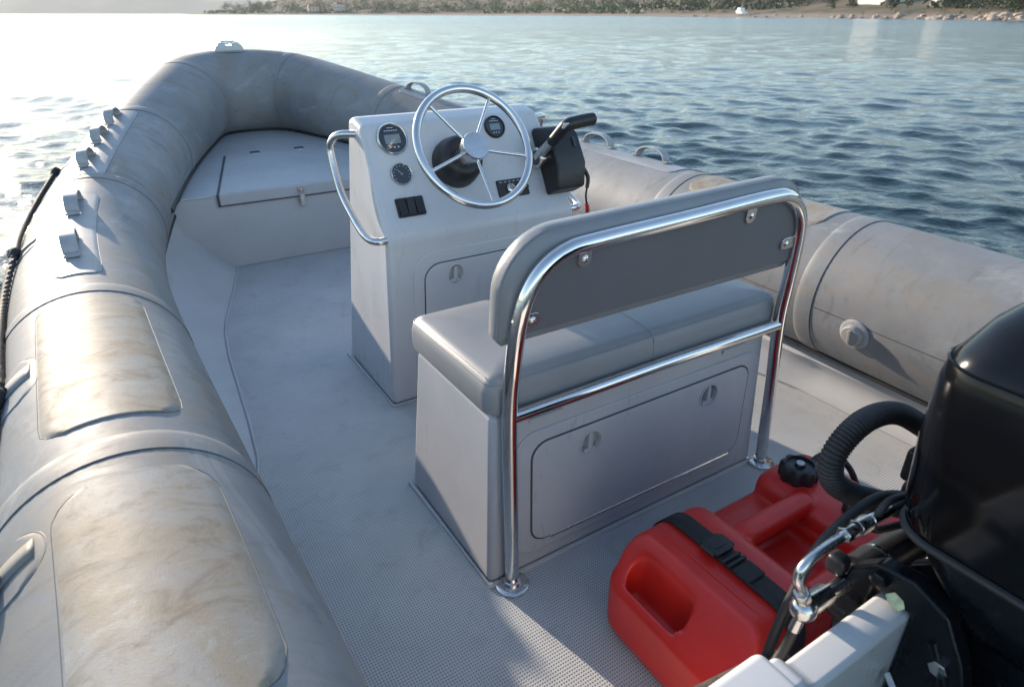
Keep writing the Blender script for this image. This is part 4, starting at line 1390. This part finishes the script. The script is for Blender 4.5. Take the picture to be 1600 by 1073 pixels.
# ------------------------------------------------------------------ red fuel tank
def tank():
    T = thing('fuel_tank', 'red plastic portable fuel tank with black caps on the deck', 'fuel tank', (0, 0.58, 0))
    def rb(lo, hi, r, taper=0.0, r2=None):
        m = MB()
        m.box(lo, hi)
        return m.build('tmp', 'red', None, bev=r, seg=4)
    a = rb((-0.312, 0.395, 0.004), (0.318, 0.735, 0.195), 0.045)
    b1 = rb((-0.312, 0.400, 0.05), (-0.050, 0.725, 0.262), 0.042)
    c1 = rb((0.125, 0.400, 0.05), (0.316, 0.728, 0.252), 0.040)
    d1 = rb((-0.10, 0.400, 0.05), (0.20, 0.47, 0.238), 0.03)
    e1 = rb((-0.07, 0.575, 0.215), (0.16, 0.625, 0.262), 0.018)
    # pocket under the top handle and chamfer + pocket of the end handle
    ct = MB().box((-0.034, 0.470, 0.160), (0.118, 0.612, 0.30)).build('cutp', 'red', None, bev=0.02, seg=3)
    ang = math.atan2(0.14, 0.10)
    q = frame((-0.228, 0.56, 0.264), (math.cos(ang), 0, math.sin(ang)), (0, 1, 0))
    ch = MB().box((-0.4, -0.4, 0.0), (0.06, 0.4, 0.3), q).build('cuts', 'red')
    pk = MB().plate([(-0.085, -0.14), (0.085, -0.14), (0.07, 0.10), (-0.07, 0.10)], frame((-0.237, 0.56, 0.075), (0, 1, 0), (1, 0, 0.35)), -0.4, 0.4)
    pk = MB().box((-0.296, 0.535, 0.112), (-0.250, 0.688, 0.32)).build('cutb', 'red', None, bev=0.02, seg=3)
    def bo(o, x, op):
        md = o.modifiers.new('b', 'BOOLEAN')
        md.operation = op
        md.solver = 'EXACT'
        md.object = x
        evaluated(o)
    for x in (b1, c1, d1):
        bo(a, x, 'UNION')
    for x in (ct, ch, pk):
        bo(a, x, 'DIFFERENCE')
    bo(a, e1, 'UNION')
    for x in (b1, c1, d1, e1, ct, ch, pk):
        bpy.data.objects.remove(x)
    md = a.modifiers.new('r', 'REMESH')
    md.mode = 'VOXEL'
    md.voxel_size = 0.0048
    md.use_smooth_shade = True
    evaluated(a)
    md = a.modifiers.new('s', 'SMOOTH')
    md.factor = 0.6
    md.iterations = 9
    evaluated(a)
    a.data.shade_smooth()
    a.data.materials.clear()
    a.data.materials.append(M['red'])
    a.name = 'tank_body'
    a.data.name = 'tank_body'
    a.parent = T
    a.matrix_parent_inverse = world_of(T).inverted()
    pl_ = [(0.737, 0.03), (0.737, 0.10), (0.735, 0.19), (0.728, 0.220), (0.712, 0.245), (0.688, 0.260), (0.65, 0.2625), (0.56, 0.2628), (0.47, 0.2625), (0.437, 0.260), (0.413, 0.246), (0.399, 0.224), (0.394, 0.19), (0.3935, 0.10), (0.394, 0.03)]
    MB().tube(spline([(-0.205, y, z) for y, z in pl_], 5), 0.0022, 6).build('parting_line', 'red', T)
    # caps
    q = frame((0.195, 0.655, 0.243), (1, 0, 0), (0, 1, 0))
    cap = MB()
    rings = []
    for r, z in ((0.040, 0.0), (0.041, 0.006), (0.041, 0.034), (0.037, 0.042), (0.030, 0.044), (0.0285, 0.038), (0.012, 0.038), (0.010, 0.044), (0.001, 0.044)):
        rings.append([q @ Vector(((r + (0.0022 * (1 if (k // 3) % 2 else -1) if r > 0.036 else 0)) * math.cos(2 * PI * k / 48), (r + (0.0022 * (1 if (k // 3) % 2 else -1) if r > 0.036 else 0)) * math.sin(2 * PI * k / 48), z)) for k in range(48)])
    cp = cap.loft(rings).build('filler_cap', 'black', T)
    MB().lathe([(0.0085, 0.040), (0.0085, 0.0475), (0.005, 0.048), (0.004, 0.046), (0.001, 0.046)], q, 16).build('cap_vent', 'print', cp)
    q = frame((0.195, 0.510, 0.246), (1, 0, 0), (0, 1, 0))
    oc = MB().lathe([(0.028, 0), (0.029, 0.006), (0.029, 0.020), (0.024, 0.026), (0.015, 0.027), (0.014, 0.033), (0.001, 0.034)], q, 24).build('outlet_cap', 'black', T)
    MB().ball(q @ Vector((0.004, 0.0, 0.036)), 0.009).build('outlet_nub', 'tag', oc)
    MB().tube(spline([(0.235, 0.655, 0.262), (0.27, 0.66, 0.272), (0.31, 0.65, 0.270), (0.36, 0.62, 0.22), (0.385, 0.56, 0.10), (0.39, 0.46, 0.02), (0.36, 0.34, 0.02)], 8), 0.0075, 10).build('fuel_line', 'rubber', T)
tank()

def strap():
    T = thing('tie_down_strap', 'black webbing strap with side-release buckle round the red tank', 'strap', (-0.13, 0.55, 0))
    # strap runs across the left block, down the front and the rear of it
    prof = [(0.742, 0.01), (0.742, 0.10), (0.741, 0.19), (0.733, 0.222), (0.716, 0.248), (0.690, 0.2655), (0.65, 0.2685), (0.56, 0.2695), (0.47, 0.2685), (0.435, 0.2655), (0.410, 0.25), (0.396, 0.228), (0.390, 0.19), (0.389, 0.10), (0.389, 0.01)]
    prof = [(p.x, p.y) for p in spline([(a, b, 0) for a, b in prof], 4)]
    rows = []
    for y, z in prof:
        xs = -0.152
        rows.append([(xs - 0.0225, y, z), (xs + 0.0225, y, z)])
    s = MB().grid(rows).build('webbing', 'web', T)
    md = s.modifiers.new('s', 'SOLIDIFY')
    md.thickness = 0.0035
    md.offset = 0
    m = frame((-0.152, 0.575, 0.2715), (1, 0, 0), (0, 1, 0))
    b = MB().plate(rrect(0.050, 0.046, 0.008, 4, 0, 0.012), m, 0.0, 0.009).build('buckle', 'black', T, bev=0.003, seg=2)
    MB().plate(rrect(0.030, 0.028, 0.006, 3, 0, 0.015), m, 0.008, 0.0105).build('buckle_tongue', 'black', b, bev=0.001, seg=1)
    for s_ in (-1, 1):
        MB().plate(rrect(0.010, 0.036, 0.004, 3, s_ * 0.026, 0.012), m, 0.002, 0.008).build('buckle_prong', 'black', b, bev=0.002, seg=1)
    for yy in (-0.024, -0.037):
        MB().box((-0.025, yy - 0.004, 0.0), (0.025, yy + 0.004, 0.006), m).build('buckle_bar', 'black', b, bev=0.002, seg=1)
    MB().box((-0.0235, -0.085, 0.001), (0.0235, -0.045, 0.0045), m).build('strap_fold', 'web', T, bev=0.002, seg=1)
strap()

# worn dark strap on the deck by the transom corner
T = thing('worn_strap', 'worn dark padded strap lying between the red tank and transom', 'strap', (-0.45, 0.36, 0))
rows = []
for p, wd in (((-0.62, 0.40, 0.265), .016), ((-0.54, 0.385, 0.30), .018), ((-0.47, 0.362, 0.325), .018), ((-0.40, 0.348, 0.335), .018), ((-0.33, 0.345, 0.325), .017), ((-0.26, 0.345, 0.29), .016)):
    v = Vector(p)
    rows.append([v + Vector((0.2, 1, 0.2)).normalized() * wd * math.cos(2 * PI * k / 12) + Vector((0, -0.15, 1)).normalized() * 0.008 * math.sin(2 * PI * k / 12) for k in range(12)])
MB().loft(rows).build('strap_padding', 'strapbrown', T)
MB().tube(spline([(-0.62, 0.40, 0.265), (-0.70, 0.42, 0.18), (-0.73, 0.40, 0.02)], 8), 0.012, 8).build('strap_tail', 'strapbrown', T)

# ------------------------------------------------------------------ outboard motor
def outboard():
    T = thing('outboard_motor', 'glossy black outboard motor mounted on the white transom', 'outboard motor', (0, 0.05, WATER))
    def sec(hw, yf, yb, z, dz=0.0, rr=0.055):
        rr = min(rr, hw * 0.8)
        pts = rrect(hw * 2, yf - yb, rr, 9, 0, (yf + yb) / 2)
        out = []
        for x, y in pts:
            bow = 0.010 * (1 - (x / hw) ** 2) if y > (yf + yb) / 2 else 0
            out.append(Vector((x, y + bow, z + dz * (y - yb) / (yf - yb))))
        return out
    cw = MB().loft([sec(0.168, 0.288, -0.34, 0.560), sec(0.176, 0.302, -0.352, 0.566), sec(0.180, 0.311, -0.358, 0.60), sec(0.184, 0.318, -0.362, 0.70), sec(0.181, 0.319, -0.36, 0.79), sec(0.177, 0.316, -0.355, 0.815),
                    sec(0.168, 0.308, -0.345, 0.832, 0.0), sec(0.145, 0.292, -0.33, 0.858, 0.008), sec(0.11, 0.265, -0.30, 0.888, 0.01), sec(0.07, 0.22, -0.26, 0.908, 0.01), sec(0.03, 0.14, -0.18, 0.918, 0.006)])
    cowl = cw.build('cowl', 'gloss', T)
    MB().tube(sec(0.177, 0.304, -0.353, 0.562), 0.006, 8, closed=True).build('cowl_gasket', 'rubber', T)
    MB().tube(sec(0.1775, 0.3165, -0.3555, 0.8165), 0.0022, 6, closed=True).build('cowl_moulding', 'gloss', cowl)
    MB().ball((-0.085, 0.155, 0.906), (0.045, 0.06, 0.028), 24, 14).build('cowl_knob', 'greycap', cowl)
    pan = MB().loft([sec(0.10, 0.16, -0.22, 0.40), sec(0.145, 0.22, -0.28, 0.45), sec(0.163, 0.268, -0.325, 0.52), sec(0.165, 0.28, -0.335, 0.558)]).build('engine_pan', 'motor', T)
    for x, y, z in ((-0.1655, 0.10, 0.515), (-0.158, -0.02, 0.50)):
        q = frame((x, y, z), (0, 1, 0), (0, 0.0, 1))
        MB().lathe([(0.011, -0.012), (0.011, 0.004), (0.006, 0.006), (0.001, 0.006)], frame((x, y, z), (0, 0, 1), (0, 1, 0)), 6).build('pan_bolt', 'motor', pan)
    # clamp brackets gripping the transom
    for s in (-1, 1):
        pts = [(0.335, 0.30), (0.345, 0.40), (0.335, 0.455), (0.30, 0.492), (0.25, 0.50), (0.20, 0.48), (0.165, 0.42), (0.135, 0.33), (0.12, 0.22), (0.13, 0.05), (0.17, -0.05), (0.232, -0.05), (0.236, 0.30), (0.24, 0.445), (0.296, 0.446), (0.300, 0.30)]
        x = 0.165 * s
        b = MB().plate([(y, z) for y, z in pts], frame((x - 0.016, 0, 0), (0, 1, 0), (0, 0, 1)), 0, 0.032).build('clamp_bracket', 'motor', T, bev=0.006, seg=3)
        sl = spline([(x + s * 0.017, 0.205, 0.43), (x + s * 0.017, 0.175, 0.37), (x + s * 0.017, 0.158, 0.29), (x + s * 0.017, 0.152, 0.2)], 8)
        MB().tube(sl, 0.006, 8).build('tilt_rib', 'motor', b)
        for y, z in ((0.29, 0.472), (0.185, 0.40), (0.15, 0.12)):
            MB().lathe([(0.013, 0), (0.013, 0.010), (0.008, 0.013), (0.001, 0.013)], frame((x + s * 0.016, y, z), (0, 1, 0), (0, 0, s)), 6).build('bracket_bolt', 'chrome' if z < 0.45 else 'motor', b)
        MB().lathe([(0.02, 0), (0.02, 0.03), (0.008, 0.034), (0.007, 0.05), (0.001, 0.05)], frame((x, 0.350, 0.36), (1, 0, 0), (0, 0, 1)), 16).build('clamp_screw', 'black', b)
    MB().loft([[Vector((x, y, z)) for x, y in rrect(w_, d_, 0.03, 4, 0, cy)] for w_, d_, cy, z in ((0.18, 0.16, 0.10, 0.02), (0.20, 0.17, 0.11, 0.30), (0.24, 0.20, 0.13, 0.40), (0.22, 0.20, 0.12, 0.47))]).build('swivel_block', 'motor', T, bev=0.006, seg=2)
    for s in (-1, 1):
        pl_ = [(0.275, 0.40), (0.285, 0.47), (0.25, 0.505), (0.20, 0.495), (0.155, 0.44), (0.125, 0.36), (0.11, 0.25), (0.12, 0.12), (0.19, 0.12), (0.22, 0.30)]
        MB().plate(pl_, frame((0.105 * s - 0.012, 0, 0), (0, 1, 0), (0, 0, 1)), 0, 0.024).build('swivel_plate', 'motor', T, bev=0.006, seg=3)
    # leg, gearcase, propeller
    leg = MB().loft([[Vector((x, y, z)) for x, y in rrect(w_, d_, min(w_, d_) * 0.45, 5, 0, cy)] for w_, d_, cy, z in ((0.15, 0.26, -0.02, 0.42), (0.12, 0.24, -0.03, 0.1), (0.10, 0.24, -0.03, -0.25), (0.07, 0.22, -0.03, -0.45), (0.06, 0.20, -0.03, -0.56))]).build('midsection', 'motor', T)
    MB().plate(rrect(0.16, 0.42, 0.07, 6, 0, -0.06), frame((0, 0, -0.42), (1, 0, 0), (0, 1, 0)), 0, 0.012).build('cavitation_plate', 'motor', leg, bev=0.003, seg=1)
    MB().loft([[Vector((r * math.cos(2 * PI * k / 20), y, -0.60 + r * math.sin(2 * PI * k / 20))) for k in range(20)] for y, r in ((0.16, 0.004), (0.13, 0.03), (0.05, 0.05), (-0.10, 0.052), (-0.2, 0.045))]).build('gearcase', 'motor', leg)
    pp = MB().lathe([(0.042, 0), (0.042, 0.10), (0.03, 0.12), (0.002, 0.12)], frame((0, -0.20, -0.60), (1, 0, 0), (0, 0, 1)), 20).build('propeller', 'motor', T)
    for k in range(3):
        a = 2 * PI * k / 3
        rows = []
        for u in (0.035, 0.08, 0.13, 0.15):
            wv = 0.045 if u < 0.14 else 0.02
            rows.append([Vector((u * math.cos(a + d), -0.26 + 0.04 * d / 0.5, -0.60 + u * math.sin(a + d))) for d in (-wv / u * 1.2, 0, wv / u * 1.2)])
        bl = MB().grid(rows).build('blade', 'motor', pp)
        md = bl.modifiers.new('s', 'SOLIDIFY')
        md.thickness = 0.006
    # hydraulic steering ram across the front
    Y = 0.335
    MB().tube([(-0.270, Y, 0.430), (-0.135, Y, 0.418)], 0.0125, 16).build('ram_rod', 'satin', T)
    en = MB().tube([(-0.278, Y, 0.4305), (-0.226, Y, 0.4265)], 0.0175, 6).build('rod_end', 'chrome', T, bev=0.002, seg=1)
    MB().ball((-0.284, Y, 0.431), 0.0205).build('rod_ball', 'chrome', en)
    rm = MB().tube([(-0.160, Y, 0.420), (-0.150, Y, 0.4195), (-0.149, Y, 0.4195), (0.10, Y, 0.402)], 0.030, 24, rf=lambda u, l: 0.021 if l < 0.011 else 0.031).build('steering_cylinder', 'black', T)
    MB().tube([(-0.10, Y, 0.4160), (-0.094, Y, 0.4156)], 0.0325, 24).build('cylinder_ring', 'chrome', rm)
    MB().tube([(-0.094, Y, 0.4156), (-0.02, Y, 0.41)], 0.0285, 24).build('cylinder_sleeve', 'chrome', rm)
    MB().tube(spline([(-0.288, Y, 0.445), (-0.304, Y, 0.478), (-0.322, Y, 0.512), (-0.312, Y, 0.534), (-0.27, Y, 0.542), (-0.205, Y, 0.542)], 8), 0.0072, 12).build('bent_pipe', 'satin', T)
    for a, b_, r in (((-0.291, Y, 0.452), (-0.302, Y, 0.474), 0.0125), ((-0.232, Y, 0.5445), (-0.208, Y, 0.5425), 0.0125), ((-0.200, Y, 0.542), (-0.170, Y, 0.5395), 0.0135), ((-0.165, Y, 0.539), (-0.112, Y, 0.535), 0.0095)):
        MB().tube([a, b_], r, 6 if r > 0.01 else 12).build('pipe_fitting', 'chrome', T, bev=0.0015, seg=1)
    # hoses and cables
    def cable(pts, r, name='cable', mat='rubber'):
        return MB().tube(spline(pts, 12), r, 10).build(name, mat, T)
    cable([(-0.115, Y, 0.535), (-0.06, 0.33, 0.53), (0.0, 0.30, 0.52)], 0.0075)
    cable([(-0.03, 0.33, 0.525), (-0.12, 0.355, 0.545), (-0.22, 0.365, 0.50), (-0.270, 0.362, 0.42), (-0.293, 0.36, 0.36), (-0.33, 0.35, 0.26)], 0.008)
    cable([(-0.04, 0.32, 0.55), (-0.130, 0.33, 0.565), (-0.150, 0.335, 0.53), (-0.12, 0.34, 0.495), (-0.05, 0.335, 0.475)], 0.006)
    MB().tube([(-0.286, Y, 0.415), (-0.294, Y, 0.392)], 0.009, 10).build('pipe_fitting', 'chrome', T)
    cable([(-0.294, Y, 0.392), (-0.305, Y, 0.36), (-0.335, Y, 0.31), (-0.36, Y, 0.2)], 0.0075)
    path = spline([(0.13, 0.30, 0.52), (0.10, 0.405, 0.565), (0.02, 0.425, 0.612), (-0.075, 0.425, 0.628), (-0.132, 0.425, 0.594), (-0.132, 0.42, 0.545), (-0.085, 0.405, 0.503), (-0.02, 0.375, 0.475), (0.05, 0.30, 0.46)], 110)
    MB().tube(path, 0.02, 18, rf=lambda u, l: 0.0170 + 0.0026 * abs(math.sin(l * PI / 0.0062)) ** 0.7 ).build('corrugated_hose', 'rubber', T)
    MB().box((-0.06, 0.305, 0.50), (0.06, 0.352, 0.555)).build('hose_housing', 'black', T, bev=0.01, seg=3)
    MB().box((0.02, 0.34, 0.50), (0.09, 0.39, 0.562)).build('connector_block', 'black', T, bev=0.008, seg=3)
    MB().box((-0.195, 0.338, 0.430), (-0.165, 0.368, 0.465)).build('tilt_knob', 'black', T, bev=0.01, seg=3)
    # small labels and tags
    MB().plate([(-0.014, -0.005), (-0.005, -0.009), (0.012, -0.006), (0.013, 0.004), (0.004, 0.009), (-0.010, 0.007)], frame((-0.184, 0.262, 0.455), (0, -0.87, -0.5), (0.55, -0.42, 0.72)), 0.0, 0.003).build('warning_sticker', 'sticker', T)
    MB().plate(rrect(0.034, 0.009, 0.002, 2), frame((-0.205, 0.222, 0.335), (-0.1, -0.7, -0.7), (-0.6, 0.4, 0.2)), 0, 0.0025).build('cable_tag', 'tag', T)
    MB().tube([(-0.19, 0.085, 0.42), (-0.195, 0.095, 0.33)], 0.006, 8).build('green_tube', 'green', T)
outboard()
